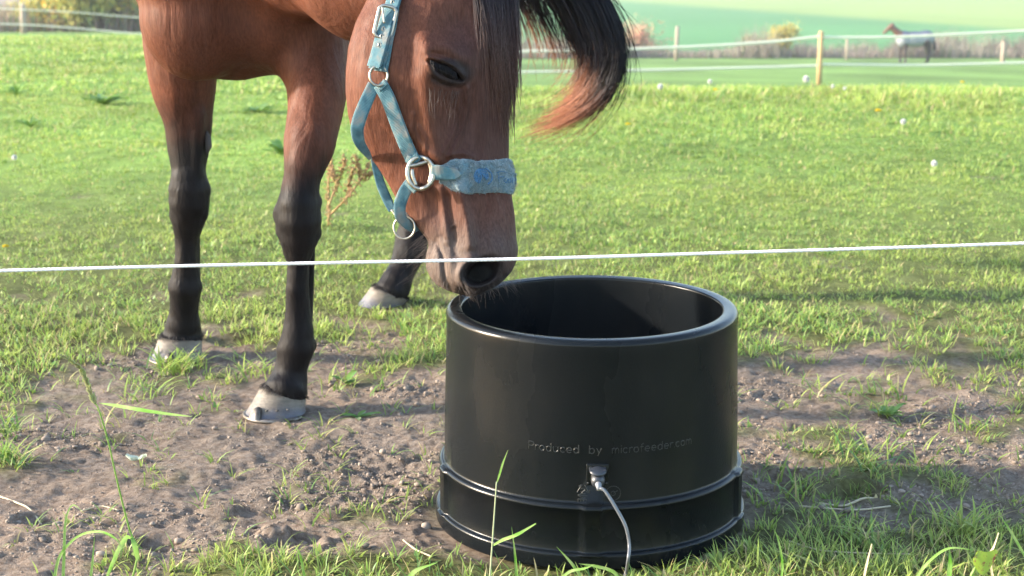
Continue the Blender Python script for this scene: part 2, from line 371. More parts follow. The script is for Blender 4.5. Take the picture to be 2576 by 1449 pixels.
def surf_nets(D, org, h):
    nx, ny, nz = D.shape; S = D < 0
    # active cells
    c8 = [(i, j, k) for i in (0, 1) for j in (0, 1) for k in (0, 1)]
    cnt = np.zeros((nx-1, ny-1, nz-1), np.uint8)
    for i, j, k in c8: cnt += S[i:nx-1+i, j:ny-1+j, k:nz-1+k]
    act = (cnt > 0) & (cnt < 8); ids = np.full(act.shape, -1, np.int32); ai = np.argwhere(act); ids[act] = np.arange(len(ai))
    acc = np.zeros((len(ai), 3)); num = np.zeros(len(ai))
    for a in range(3):
        for (i, j, k) in c8:
            if (i, j, k)[a] == 1: continue
            o1 = np.array((i, j, k)); o2 = o1.copy(); o2[a] = 1
            p = ai+o1; q = ai+o2; d1 = D[p[:, 0], p[:, 1], p[:, 2]]; d2 = D[q[:, 0], q[:, 1], q[:, 2]]; m = (d1 < 0) != (d2 < 0)
            t = np.where(m, d1/(d1-d2+1e-12*(d1 == d2)), 0); pos = o1+0.; pos = np.repeat(pos[None], len(ai), 0); pos[:, a] += t
            acc[m] += pos[m]; num[m] += 1
    V = (ai+acc/np.maximum(num, 1)[:, None])*h+org; Q = []
    for a in range(3):
        b, c = (a+1) % 3, (a+2) % 3
        lo = [slice(1, -1)]*3; lo[a] = slice(0, -1); hi = list(lo); hi[a] = slice(1, None)
        s1, s2 = S[tuple(lo)], S[tuple(hi)]; e = np.argwhere(s1 != s2)
        if not len(e): continue
        flip = s1[e[:, 0], e[:, 1], e[:, 2]]; base = e.copy(); base[:, b] += 1; base[:, c] += 1
        def cell(db, dc):
            p = base.copy(); p[:, b] += db; p[:, c] += dc; return ids[p[:, 0], p[:, 1], p[:, 2]]
        q = np.stack([cell(-1, -1), cell(0, -1), cell(0, 0), cell(-1, 0)], 1); q[~flip] = q[~flip][:, ::-1]; Q.append(q[(q >= 0).all(1)])
    return V, np.vstack(Q)
def polygonise(f, lo, hi, h, B=14, prims=None, extra=None):
    lo = np.array(lo, float); n = np.ceil((np.array(hi)-lo)/h).astype(int)+1; nb = np.ceil(n/B).astype(int); n = nb*B+1
    D = np.full(tuple(n), 1., np.float32); g = np.arange(B+1)*h; G = np.stack(np.meshgrid(g, g, g, indexing='ij'), -1).reshape(-1, 3); rad = B*h*.87
    for i in range(nb[0]):
        for j in range(nb[1]):
            for k in range(nb[2]):
                o = lo+np.array((i, j, k))*B*h; cc = o+B*h/2
                v = f(cc[None], cc, rad)[0]
                sl = (slice(i*B, i*B+B+1), slice(j*B, j*B+B+1), slice(k*B, k*B+B+1))
                if abs(v) > rad*1.9+.012: D[sl] = np.minimum(D[sl], 1.) if v > 0 else -1.; continue
                D[sl] = f(G+o, cc, rad).reshape(B+1, B+1, B+1)
    return surf_nets(D, lo, h)
def field(prims):
    def f(P, cc, rad):
        d = np.full(len(P), 9.)
        first = True
        for p in prims:
            if np.linalg.norm(p.c-cc) > p.R+rad+.16 and not first: continue
            if first: d = p(P); first = False; continue
            d = smin(d, p(P), p.k)
        return d
    return f
# ---- head in its own frame: units are 1/FPX of the head distance, u to the forehead, v to the muzzle, w to the right cheek
D0 = 3.22; S0 = D0/FPX; HO = at(1288, 724.5, D0)
def h2w(u, v, w):
    u, v, w = np.broadcast_arrays(np.asarray(u, float), v, w)
    return HO+S0*((u-1288)[..., None]*CR-(v-724.5)[..., None]*CU-np.asarray(w)[..., None]*CF)
def w2h(P):
    q = (P-HO)/S0; return 1288+q@CR, 724.5-q@CU, -(q@CF)
_v = np.arange(-220, 761.)
def tab(d, s=7):
    a = np.array(d, float); z = np.interp(_v, a[:, 0], a[:, 1]); k = np.exp(-.5*(np.arange(-3*s, 3*s+1)/s)**2); k /= k.sum()
    return np.convolve(np.pad(z, 3*s, mode='edge'), k, 'valid')
HL = tab([(-170, 1040), (-100, 985), (0, 925), (60, 895), (121, 877), (180, 871), (234, 870), (290, 876), (328, 886), (349, 898), (385, 922), (425, 953), (461, 976), (504, 999), (540, 1027), (577, 1055), (604, 1076), (622, 1078), (636, 1073), (655, 1070), (674, 1072), (701, 1084), (718, 1100), (730, 1122), (740, 1150), (746, 1185)], 4)
HR = tab([(-170, 1150), (-120, 1215), (-60, 1258), (0, 1272), (60, 1280), (121, 1283), (200, 1284), (300, 1281), (400, 1280), (495, 1288), (540, 1295), (598, 1299), (628, 1304), (656, 1300), (683, 1288), (701, 1271), (717, 1255), (730, 1232), (740, 1208), (746, 1188)], 4)
HB = tab([(-170, 60), (-60, 96), (0, 112), (60, 126), (121, 137), (200, 136), (260, 124), (328, 104), (400, 86), (461, 78), (540, 74), (600, 78), (650, 84), (690, 80), (715, 66), (735, 42), (746, 22)])
HJ = tab([(-170, .1), (0, .1), (120, .12), (300, .22), (400, .36), (520, .4), (590, .3), (650, .25), (746, .2)])
HF = tab([(-170, .1), (0, .05), (150, .08), (250, .3), (350, .42), (520, .45), (600, .35), (660, .25), (746, .3)])
U2, V2 = np.meshgrid(np.arange(850, 1330.), np.arange(-170, 750.), indexing='ij')
def pdist(pts):
    P = smooth_path(pts, 40); d = np.full(U2.shape, 1e9)
    for a, b in zip(P[:-1], P[1:]):
        ab = b-a; t = np.clip(((U2-a[0])*ab[0]+(V2-a[1])*ab[1])/(ab@ab+1e-9), 0, 1)
        d = np.minimum(d, (U2-a[0]-t*ab[0])**2+(V2-a[1]-t*ab[1])**2)
    return np.sqrt(d)
def ridge(pts, h, s): return h*np.exp(-(pdist(pts)/s)**2)
def blob(u, v, su, sv, h, rot=0):
    c, s = cos(R_(rot)), sin(R_(rot)); x = (U2-u)*c+(V2-v)*s; y = -(U2-u)*s+(V2-v)*c
    return h*np.exp(-(x/su)**2-(y/sv)**2)
_uu = [1084, 1091, 1113, 1130, 1143, 1156, 1170]
EVU = np.interp(U2, _uu, [176, 172, 179, 184, 191, 201, 218]); EVL = np.interp(U2, _uu, [176, 181, 201, 208, 212, 217, 218])
EYEM = (1/(1+np.exp(-(V2-EVU)/1.6)))*(1/(1+np.exp(-(EVL-V2)/1.6)))*(U2 > 1084)*(U2 < 1170)
def nose_e(cx, cy, a, b, rot):
    c, s = cos(R_(rot)), sin(R_(rot)); x = ((U2-cx)*c+(V2-cy)*s)/a; y = (-(U2-cx)*s+(V2-cy)*c)/b; return np.sqrt(x*x+y*y)
NE = nose_e(1213, 684, 45, 29, -22)
NDIR = np.clip(((U2-1213)*.75-(V2-684)*.66)/40, -1, 1)      # +1 towards the upper right, where the opening fades out
ND = 1/(1+np.exp((NE-.9+.18*np.clip(NDIR, 0, 1))/(.07+.13*np.clip(NDIR, 0, 1))))
HD = (blob(960, 190, 70, 120, 8)                     # masseter
      + ridge([(1074, 130), (1080, 190), (1084, 260), (1096, 350), (1105, 395)], 15, 24)   # facial crest / orbital rim
      + ridge([(1036, 70), (1050, 140), (1054, 190)], -5, 20)
      + blob(1128, 190, 62, 48, 20, 20) + ridge([(1082, 150), (1105, 138), (1140, 142), (1175, 165)], 9, 15)
      + blob(1155, 80, 46, 40, -16) + blob(1150, 300, 50, 80, -20) + blob(1190, 420, 40, 60, 5)
      + ridge([(1086, 168), (1110, 170), (1133, 177), (1152, 189), (1168, 206)], 9, 6) + ridge([(1092, 156), (1115, 157), (1145, 168)], -5, 3.5) + ridge([(1092, 164), (1115, 166), (1145, 178)], -3, 2.5)
      + ridge([(1086, 184), (1100, 207), (1124, 219), (1150, 224), (1170, 222)], 6, 6)
      + ridge([(1097, 216), (1125, 230), (1160, 234)], -5, 5)
      - 21*EYEM
      + ridge([(1180, 235), (1176, 290), (1160, 350), (1138, 395)], 8, 6) + ridge([(1158, 250), (1156, 300), (1140, 350), (1118, 392)], 6, 5) + ridge([(1130, 400), (1165, 392), (1190, 402)], 7, 6) + ridge([(1045, 300), (1040, 345), (1020, 385)], 5, 6) + ridge([(1060, 330), (1075, 370), (1070, 400)], 4, 5) + ridge([(1215, 60), (1205, 180), (1210, 330)], 6, 22)
      + ridge([(1035, 330), (1070, 380), (1110, 410)], 6, 10) + ridge([(950, 320), (990, 360), (1030, 375)], -4, 14)
      + blob(1100, 520, 34, 60, -15) + ridge([(1160, 480), (1178, 560), (1185, 620)], 14, 14) + ridge([(1130, 500), (1143, 580), (1150, 640)], -9, 11) + ridge([(1110, 480), (1122, 560), (1128, 610)], 7, 9)
      + ridge([(1225, 500), (1210, 580), (1200, 640)], -7, 12) + ridge([(1270, 430), (1275, 600)], -4, 16)
      + blob(1141, 571, 6, 8, 7)
      + (7-6*NDIR)*np.exp(-((NE-1.24)/.24)**2) + ridge([(1170, 712), (1160, 690), (1165, 664), (1188, 648)], 9, 9)
      - 72*ND + blob(1245, 640, 40, 30, 6)
      + ridge([(1100, 612), (1108, 626), (1116, 650), (1120, 690), (1126, 712), (1140, 738)], -14, 5) + ridge([(1088, 640), (1090, 680), (1110, 715)], 9, 16) + ridge([(1138, 650), (1140, 690), (1152, 722)], 7, 14)
      + sum(ridge([(1108-6*i, 596+3*i), (1096-2*i, 612+6*i), (1088, 636+4*i)], -3, 3) for i in range(4)) + sum(ridge([(1116+7*i, 596+5*i), (1122+7*i, 618+6*i), (1126+6*i, 642+5*i)], -3, 3) for i in range(4)))
HD += 1.3*fbm(U2/16, V2/16, 3, 3)*(V2 > 560) + 1.6*fbm(U2/34, V2/60, 5, 3)
def lut(T, u, v):
    iu = np.clip(u-850, 0, U2.shape[0]-1.01); iv = np.clip(v+170, 0, U2.shape[1]-1.01); a = iu.astype(int); b = iv.astype(int); fa = iu-a; fb = iv-b
    return (T[a, b]*(1-fa)+T[a+1, b]*fa)*(1-fb)+(T[a, b+1]*(1-fa)+T[a+1, b+1]*fa)*fb
def headf(u, v, w):
    iv = np.clip(v+220, 0, 965.); L = np.interp(iv, np.arange(len(_v)), HL); Rr = np.interp(iv, np.arange(len(_v)), HR)
    Bq = np.interp(iv, np.arange(len(_v)), HB); J = np.interp(iv, np.arange(len(_v)), HJ); Ff = np.interp(iv, np.arange(len(_v)), HF)
    c = (L+Rr)/2; a = np.maximum((Rr-L)/2, 4); s = (u-c)/a; aw = np.abs(w)
    g = 1-J*np.clip(-s, 0, 1)**1.3-Ff*np.clip(s, 0, 1)**1.3
    W = Bq*g+lut(HD, u, v)*np.clip(1.25*(1-s*s), 0, 1)**.7*np.clip(aw/(Bq*.5), 0, 1)
    W = np.maximum(W, 6); p = 2.5
    n = (np.abs(s)**p+(aw/W)**p)**(1/p)
    f = (n-1)*np.minimum(a, W)*.85
    return np.maximum(np.maximum(f, v-746), -165-v)
class HEAD:
    k = .035
    def __init__(s): s.c = h2w(1100, 300, 0.); s.R = .48
    def __call__(s, P):
        u, v, w = w2h(P); return headf(u, v, w)*S0
def surf_w(u, v):
    """cheek-side surface height w of the head at (u, v)"""
    u = np.atleast_1d(np.asarray(u, float)); v = np.broadcast_to(np.asarray(v, float), u.shape).copy(); ws = np.arange(170, 0, -1.5)
    F = np.stack([headf(u, v, np.full(u.shape, w)) for w in ws]); ins = F < 0; i = ins.argmax(0); ok = ins.any(0)
    i = np.maximum(i, 1); f1 = np.take_along_axis(F, (i-1)[None], 0)[0]; f2 = np.take_along_axis(F, i[None], 0)[0]
    w = ws[i-1]+(ws[i]-ws[i-1])*f1/(f1-f2+1e-9); return np.where(ok, w, 0.)
# ------------------------------------------------------------------ the near horse
FW = np.array((-.37, -.93)); FW /= np.linalg.norm(FW); YAW = math.atan2(FW[1], FW[0])
def leg(pts):
    out = []
    for u, v, Y, r in pts:
        p = atY(u, v, Y); D = (p-CAM)@CF; out.append((p, r*D/FPX))
    return out
LF = leg([(721, 976, 3.795, 55), (727, 955, 3.805, 46), (731, 930, 3.81, 40), (746, 872, 3.81, 45), (750, 830, 3.81, 38), (750, 800, 3.81, 33), (748, 727, 3.80, 28), (751, 657, 3.80, 27.5), (750, 630, 3.80, 38), (752, 595, 3.795, 49), (752, 552, 3.79, 56), (752, 515, 3.79, 53), (755, 477, 3.80, 47),
          (764, 427, 3.81, 46), (776, 377, 3.83, 48), (783, 334, 3.85, 51), (795, 273, 3.88, 56), (799, 213, 3.91, 63), (791, 152, 3.95, 75), (783, 90, 3.98, 86), (770, 0, 4.02, 100), (740, -160, 4.1, 120)])
RF = leg([(459, 847, 4.318, 51), (460, 835, 4.32, 46), (461, 815, 4.31, 42), (463, 780, 4.30, 35), (466, 722, 4.28, 41), (468, 690, 4.28, 34), (469, 655, 4.27, 28.5), (470, 600, 4.27, 29.5), (472, 572, 4.265, 36), (474, 545, 4.26, 44), (476, 507, 4.25, 50), (477, 475, 4.25, 51), (475, 450, 4.25, 44),
          (474, 412, 4.26, 41), (474, 365, 4.27, 42), (474, 304, 4.27, 48), (464, 243, 4.27, 60), (460, 198, 4.27, 71), (456, 137, 4.27, 77), (450, 80, 4.27, 78), (440, -20, 4.28, 82), (450, -160, 4.3, 110)])
RH = leg([(988, 730, 4.91, 44), (997, 710, 4.92, 39), (1010, 682, 4.94, 34), (1032, 632, 4.97, 42), (1036, 600, 4.99, 41), (1044, 545, 5.0, 33), (1050, 470, 5.02, 31), (1056, 400, 5.04, 36)])
RHu = [((-.27, 5.04, .50), .055), ((-.275, 5.05, .56), .062), ((-.29, 4.96, .68), .08), ((-.32, 4.84, .86), .13), ((-.29, 5.0, 1.1), .17)]
LH = [((-.075, 4.92, .09), .045), ((-.075, 4.95, .13), .04), ((-.08, 5.0, .23), .05), ((-.10, 5.02, .33), .037), ((-.14, 5.04, .45), .045), ((-.13, 5.08, .52), .062), ((-.13, 5.0, .68), .08), ((-.15, 4.88, .86), .12), ((-.15, 5.05, 1.1), .16)]
C3 = lambda f, l, z: (-.665+FW[0]*f-FW[1]*l*1.0, 4.17+FW[1]*f+FW[0]*l*1.0, z)
HEADP = HEAD()
def px_ball(u, v, Y, r, k=.05):
    p = atY(u, v, Y); return RC(p, p+np.array((0, 0, 1e-4)), r, r, k)
body_prims = [EL(C3(0, 0, 1.135), (.40, .245, .355), YAW, 0, .06), EL((-.50, 4.62, 1.14), (.60, .235, .33), YAW, 0, .08), EL((-.26, 5.08, 1.20), (.40, .21, .30), YAW, 0, .08),
              EL(atY(496, 44, 3.95), (.135, .12, .150), 0, 0, .014), EL(atY(700, 30, 3.97), (.12, .12, .14), 0, 0, .06), RC(atY(600, 60, 3.95), atY(600, 150, 4.0), .05, .04, .05), RC(atY(548, 150, 4.02), atY(700, 140, 4.0), .040, .040, .04),
              RC((-.60, 4.35, 1.42), (-.5, 4.75, 1.38), .13, .13, .1)]
neck = leg([(600, -270, 4.2, 10), (800, -200, 3.85, 10), (945, -100, 3.62, 10), (1050, -60, 3.50, 10)])
nr = [.25, .20, .165, .125]
body_prims += [RC(neck[i][0], neck[i+1][0], nr[i], nr[i+1], .07) for i in range(3)]
body_prims += chain(LF, .005)[:14] + chain(LF, .045)[14:] + chain(RF, .005)[:14] + chain(RF, .045)[14:] + chain(RH, .006) + [RC(RH[-1][0], RHu[0][0], RH[-1][1], .055, .02)] + chain(RHu, .06) + chain(LH, .05)
# knee, fetlock and tendon detail
body_prims += [px_ball(795, 506, 3.80, .014, .010), px_ball(708, 528, 3.78, .016, .010), px_ball(708, 582, 3.79, .014, .012), px_ball(794, 586, 3.80, .014, .012), px_ball(513, 480, 4.25, .017, .008), px_ball(440, 474, 4.25, .015, .008), px_ball(444, 540, 4.25, .018, .01), px_ball(508, 538, 4.25, .017, .01), px_ball(440, 722, 4.28, .016, .008), px_ball(492, 722, 4.28, .016, .008), px_ball(716, 880, 3.80, .018, .01), px_ball(770, 868, 3.86, .026, .02), px_ball(710, 540, 3.8, .02, .02)]
body_prims += [RC(atY(790, 330, 3.80), atY(783, 480, 3.775), .010, .007, .018), RC(atY(498, 290, 4.22), atY(496, 430, 4.225), .014, .008, .02),
               RC(atY(782, 620, 3.84), atY(772, 850, 3.85), .011, .013, .012), RC(atY(492, 570, 4.31), atY(492, 710, 4.31), .012, .013, .012)]
ears = [RC(h2w(1125., -130., s*62.), h2w(1095., -250., s*85.), .034, .006, .02) for s in (-1, 1)]
tailp = [RC((-.2, 5.42, 1.33), (-.12, 5.5, 1.27), .05, .035, .04)]
allp = body_prims+[HEADP]+ears+tailp
F_all = field(allp)
def coat_col(V):
    u, v, w = w2h(V); ishead = (V[:, 0] > -.44) & (V[:, 1] < 3.70) & (V[:, 2] > .36)
    x, y, z = V.T; n = fbm(x*7+y*5, z*6, 3, 3); n2 = fbm(x*40+y*31, z*25, 9, 3)
    brown = np.array((.140, .048, .026)); dark = np.array((.070, .028, .019)); black = np.array((.0075, .006, .0068))
    c = brown*(1-.0*n[:, None]); k = sstep(-.2, .5, n)[:, None]; c = c*(1-.30*k)+dark*.30*k
    lim = np.where(y < 4.05, .60, .64); bl = 1-sstep(lim-.10, lim+.11, z+.05*n+.03*n2-.03*np.sin((x+.5)*60)*0)
    c = c*(1-bl[:, None])+black*bl[:, None]
    c = c*np.where(z > .5, .84, 1.)[:, None]
    # head
    iu = np.clip(u, 851, 1328); iv = np.clip(v, -169, 748); hc = np.repeat(brown[None], len(V), 0)*1.0
    face = sstep(1060, 1180, iu)*sstep(-60, 120, iv)*(1-sstep(440, 560, iv)); hc = hc*(1-.72*face[:, None])+np.array((.070, .034, .029))*.72*face[:, None]
    muz = sstep(480, 640, iv+.35*(1290-iu)*0+12*n2); hc = hc*(1-.82*muz[:, None])+np.array((.100, .066, .054))*.82*muz[:, None]
    lip = sstep(560, 650, iv)*(1-sstep(1150, 1200, iu)); hc = hc*(1-.7*lip[:, None])+np.array((.19, .14, .11))*.7*lip[:, None]
    dk = np.maximum(sstep(1.55, 1.05, lut(NE, iu, iv)), sstep(690, 720, iv+.28*(iu-1200).clip(-60, 60))*sstep(1135, 1160, iu)); hc = hc*(1-.86*dk[:, None])+np.array((.022, .018, .018))*.86*dk[:, None]
    ins = lut(ND, iu, iv); hc = hc*(1-.97*ins[:, None])+np.array((.0015, .001, .001))*.97*ins[:, None]
    e = np.sqrt(((iu-1134)/58)**2+((iv-200)/33)**2); ek = sstep(1.25, .75, e)*sstep(1075, 1100, iu); hc = hc*(1-.85*ek[:, None])+np.array((.022, .018, .018))*.85*ek[:, None]
    b2 = sstep(.6, 1, lut(EYEM, iu, iv)); hc = hc*(1-b2[:, None])+.008*b2[:, None]
    mole = np.exp(-((iu-1141)/9)**2-((iv-571)/10)**2)+.8*np.exp(-((iu-985)/20)**2-((iv-405)/14)**2); hc = hc*(1-.75*mole[:, None].clip(0, 1))
    top = sstep(60, -60, iv)*sstep(1150, 1230, iu)*0
    c = np.where(ishead[:, None], hc*np.array((.80, .86, .92))*(1+.10*n[:, None]), c)
    return (c*(1+.10*n2[:, None])).clip(.004, 1)
def build_horse():
    root = tag(empty('horse', (-.6, 4.2, 0)), 'bay horse in a blue halter lowering its head to the rim of the black tub', 'horse')
    hb_lo, hb_hi = np.array((-.425, 2.96, .37)), np.array((.12, 3.665, 1.42))
    h1, h2 = .006, .0027
    V1, Q1 = polygonise(F_all, (-1.05, 3.3, .03), (.2, 5.65, 1.75), h1)
    c1 = V1[Q1].mean(1); inb = ((c1 > hb_lo+.004) & (c1 < hb_hi-.004)).all(1); Q1 = Q1[~inb]
    V2_, Q2 = polygonise(F_all, hb_lo-.0, hb_hi, h2)
    c2 = V2_[Q2].mean(1); inb = ((c2 > hb_lo+.001) & (c2 < hb_hi-.001)).all(1); Q2 = Q2[inb]
    V = np.vstack([V1, V2_]); Q = np.vstack([Q1, Q2+len(V1)]); used = np.unique(Q); mp = np.full(len(V), -1); mp[used] = np.arange(len(used)); V = V[used]; Q = mp[Q]
    print('horse verts', len(V))
    fm = mat('short bay coat', attr=True, mix=(.58, .52, .50), nscale=170, stretch=(1.5, 1.5, .22), rough=.6, spec=.13, bump=.32, bscale=300, rnoise=(30, .5, .7))
    t = fm.node_tree; N = t.nodes; b0 = N['Bump']; n9 = N.new('ShaderNodeTexNoise'); n9.inputs['Scale'].default_value = 13; n9.inputs['Detail'].default_value = 4; n9.inputs['Distortion'].default_value = .6
    m9 = N.new('ShaderNodeMapping'); m9.inputs['Scale'].default_value = (1.5, 1.5, .42); tc9 = N.new('ShaderNodeTexCoord'); t.links.new(tc9.outputs['Object'], m9.inputs[0]); t.links.new(m9.outputs[0], n9.inputs['Vector'])
    b9 = N.new('ShaderNodeBump'); b9.inputs['Strength'].default_value = .55; b9.inputs['Distance'].default_value = .016; t.links.new(n9.outputs[0], b9.inputs['Height']); t.links.new(b9.outputs[0], b0.inputs['Normal'])
    mk('body', V, Q, fm, root, col=coat_col(V))
    # eye
    w0 = surf_w(1122, 194)[0]
    em = mat('dark glossy eye', (.005, .003, .003), rough=.16, spec=.07)
    for s in (1, -1):
        c = h2w(1124., 192., s*(w0-24.)); th, ph = np.meshgrid(np.linspace(0, pi, 25), np.arange(48)*2*pi/48, indexing='ij'); r = 40*S0
        Vv = c+r*np.stack([np.sin(th)*np.cos(ph), np.sin(th)*np.sin(ph), np.cos(th)], -1).reshape(-1, 3); I, J = np.meshgrid(np.arange(24), np.arange(48), indexing='ij')
        Ff = np.stack([I*48+J, (I+1)*48+J, (I+1)*48+(J+1) % 48, I*48+(J+1) % 48], -1).reshape(-1, 4); mk('eye', Vv, Ff, em, root)
    hair = mat('dark coarse hair', attr=True, rough=.5, spec=.2)
    # eyelashes and feelers
    n = 150; t = np.linspace(0, 1, 7); u0 = 1090+rng.random(n)*62; v0 = np.interp(u0, _uu, [176, 173, 181, 186, 194, 203, 218])
    wv = surf_w(u0, v0-3)
    C = np.stack([u0[:, None]+(2+6*rng.random(n))[:, None]*t, v0[:, None]+(14+10*rng.random(n))[:, None]*t, wv[:, None]+1+12*t[None]*(1-.4*t[None])], -1)
    C = h2w(C[..., 0], C[..., 1], C[..., 2]); r = np.full((n, 7), .00036)*(1-.7*t)
    Vv, Ff = strands(C, r); mk('eyelashes', Vv, Ff, hair, root, col=(.012, .010, .010))
    def feel(n, ur, vr, du, dv, dw, rad, col, name, len_=1.0, m=8):
        t = np.linspace(0, 1, m); u0 = ur[0]+(ur[1]-ur[0])*rng.random(n); v0 = vr[0]+(vr[1]-vr[0])*rng.random(n); ww = surf_w(u0, v0)-2
        l = len_*(.5+.7*rng.random(n))[:, None]; du_ = (du+rng.normal(0, 10, n))[:, None]; dv_ = (dv+rng.normal(0, 10, n))[:, None]
        C = h2w(u0[:, None]+l*du_*t+rng.normal(0, 6, n)[:, None]*t**2, v0[:, None]+l*dv_*t+rng.normal(0, 8, n)[:, None]*t**2+6*t*t, ww[:, None]+l*dw*t)
        return strands(C, np.full((n, m), rad)*(1-.8*t))
    ps = [feel(26, (1086, 1160), (234, 244), -8, 62, 34, .00028, 0, ''), feel(40, (1086, 1130), (690, 722), -6, 26, 18, .0003, 0, ''), feel(45, (1150, 1240), (700, 732), 12, 26, 20, .0003, 0, ''),
          feel(60, (1235, 1290), (672, 716), 26, 26, 20, .0003, 0, ''), feel(40, (1073, 1095), (600, 690), -52, 26, 4, .0003, 0, ''), feel(16, (1062, 1080), (575, 640), -46, 34, 2, .0003, 0, '')]
    for Vv, Ff in ps: mk('whiskers', Vv, Ff, hair, root, col=(.09, .07, .06))
    # chin and jaw hair handled above; forelock
    n = 1500; m = 16; t = np.linspace(0, 1, m); a = rng.random(n); g = np.floor(a*16)/16+.055*rng.random(n)**2
    u0 = 1170+120*g; u1 = np.where(rng.random(n) < .15, 1215, 1250)+52*g+rng.normal(0, 7, n); lkl = rng.random(17)[np.floor(a*16).astype(int)]; L_ = 50+(130+190*lkl)*rng.random(n)**.6*(.45+.55*np.sin((.15+.85*g)*pi*.8))
    v0 = -175+25*rng.random(n)
    vv = v0[:, None]+(L_[:, None]+175)*t; uu = u0[:, None]+(u1-u0)[:, None]*t**.9+(6*np.sin(t*5+g[:, None]*25))*t+rng.normal(0, 5, n)[:, None]*t*t
    Rv = np.interp(vv, _v, HR); sd = rng.random(n)
    ww = surf_w(np.minimum(uu, Rv-3).ravel(), vv.ravel()).reshape(uu.shape)
    ww = ww*(.25+.8*sd[:, None]**.6)+4+16*rng.random(n)[:, None]*(t**.5); uu = np.where(sd[:, None] < .35, np.minimum(uu+16, Rv+14*t), uu)
    C = h2w(uu, vv, ww); tipc = np.clip((vv+20)/230, 0, 1)[..., None]
    colr = (np.array((.014, .013, .018))*(1-tipc)+np.array((.09, .045, .034))*tipc)*(.7+.8*rng.random(n)[:, None, None])
    rr = np.full((n, m), .0009)*(1-.75*t**2)*(.6+.7*rng.random(n))[:, None]
    Vv, Ff = strands(C, rr, 4); mk('forelock', Vv, Ff, hair, root, col=np.repeat(colr.reshape(-1, 3), 4, 0))
    # mane along the crest, out of frame
    n = 700; nk = smooth_path([neck[0][0], neck[1][0], neck[2][0], neck[3][0]], 60); rad_ = np.interp(np.linspace(0, 3, 60), range(4), nr); i = rng.integers(0, 60, n); t = np.linspace(0, 1, 8)
    base = nk[i]+np.array((0, 0, 1.))*(rad_[i]*.97)[:, None]; out = np.array((.25, .75, 0)); C = base[:, None]+out*(t[None, :, None]*(.10+.08*rng.random(n))[:, None, None])+np.array((0, 0, -1.))*((t**2)[None, :, None]*(.1+.15*rng.random(n))[:, None, None])+np.array((0, 0, .03))*np.sin(t*pi)[None, :, None]
    Vv, Ff = strands(C, np.full((n, 8), .002)*(1-.6*t)); mk('mane', Vv, Ff, hair, root, col=(.02, .018, .022))
    # tail: swung out to the right, curling back at the tips
    n = 3200; m = 26; t = np.linspace(0, 1, m); dock = np.array((-.10, 5.5, 1.27))
    O = smooth_path([(1200, -240), (1370, -170), (1500, -30), (1556, 90), (1552, 190), (1500, 262), (1420, 312), (1300, 350)], m)
    Im = smooth_path([(1185, -215), (1290, -130), (1380, -20), (1430, 70), (1462, 150), (1440, 215), (1390, 262), (1330, 288)], m)
    In = smooth_path([(1180, -200), (1240, -110), (1285, -20), (1316, 40), (1340, 105), (1350, 165), (1345, 215), (1325, 262)], m)
    inn = rng.random(n) < .34; lkx = np.sort(rng.random(11))*.70+.02; wig = rng.normal(0, 1, n); a = np.where(inn, lkx[rng.integers(0, 11, n)]+.010*wig, 1-.32*rng.random(n)**1.1); a = np.where(rng.random(n) < .06, rng.random(n), a).clip(0, 1); a2 = a[:, None, None]
    P = np.where(a2 < .5, In*(1-2*a2)+Im*2*a2, Im*(2-2*a2)+O*(2*a2-1))
    ln = (.55+.45*rng.random(n)**.6)*(.72+.28*a); ln = np.where(rng.random(n) < .3, ln*.75, ln); ln = np.where(a < .7, ln*(.78+.22*rng.random(n)), ln)
    idx = t[None]*ln[:, None]*(m-1); i0 = idx.astype(int).clip(0, m-2); f = (idx-i0)[..., None]
    P = np.take_along_axis(P, i0[..., None].repeat(2, 2), 1)*(1-f)+np.take_along_axis(P, (i0+1)[..., None].repeat(2, 2), 1)*f
    jit = rng.normal(0, 1, (n, 1, 2))*4.5+(t**1.5)[None, :, None]*rng.normal(0, 1, (n, 1, 2))*np.where(rng.random((n, 1, 1)) < .28, 32, 9); P = P+jit
    fly = (rng.random(n) < .05)[:, None]; P[..., 0] += fly*(t**2)*60*rng.random(n)[:, None]; P[..., 1] -= fly*(t**2)*40*rng.random(n)[:, None]
    Yd = 5.45+.10*rng.normal(0, 1, n)[:, None]*(.3+.7*np.sin(t*pi))+.08*t
    d = CF+(P[..., 0:1]-1288)/FPX*CR-(P[..., 1:2]-724.5)/FPX*CU; C = CAM+d*(Yd/d[..., 1])[..., None]
    tb = (t[None]*ln[:, None])[..., None]; innr = (1-a)[:, None, None]
    k = np.clip((tb-.66+.30*innr)/.20, 0, 1)
    colr = (np.array((.010, .010, .016))*(1-k)+np.array((.22, .085, .045))*k)*(.7+.7*rng.random(n)[:, None, None])
    rr = np.full((n, m), .0013)*(1-.8*t**3)*(.6+.8*rng.random(n))[:, None]
    Vv, Ff = strands(C, rr, 3); mk('tail', Vv, Ff, hair, root, col=np.repeat(colr.reshape(-1, 3), 3, 0))
    # hooves
    hm = mat('pale hoof horn', attr=True, mix=(.68, .66, .66), nscale=30, stretch=(1, 1, 2.5), rough=.55, spec=.3, bump=.35, bscale=90)
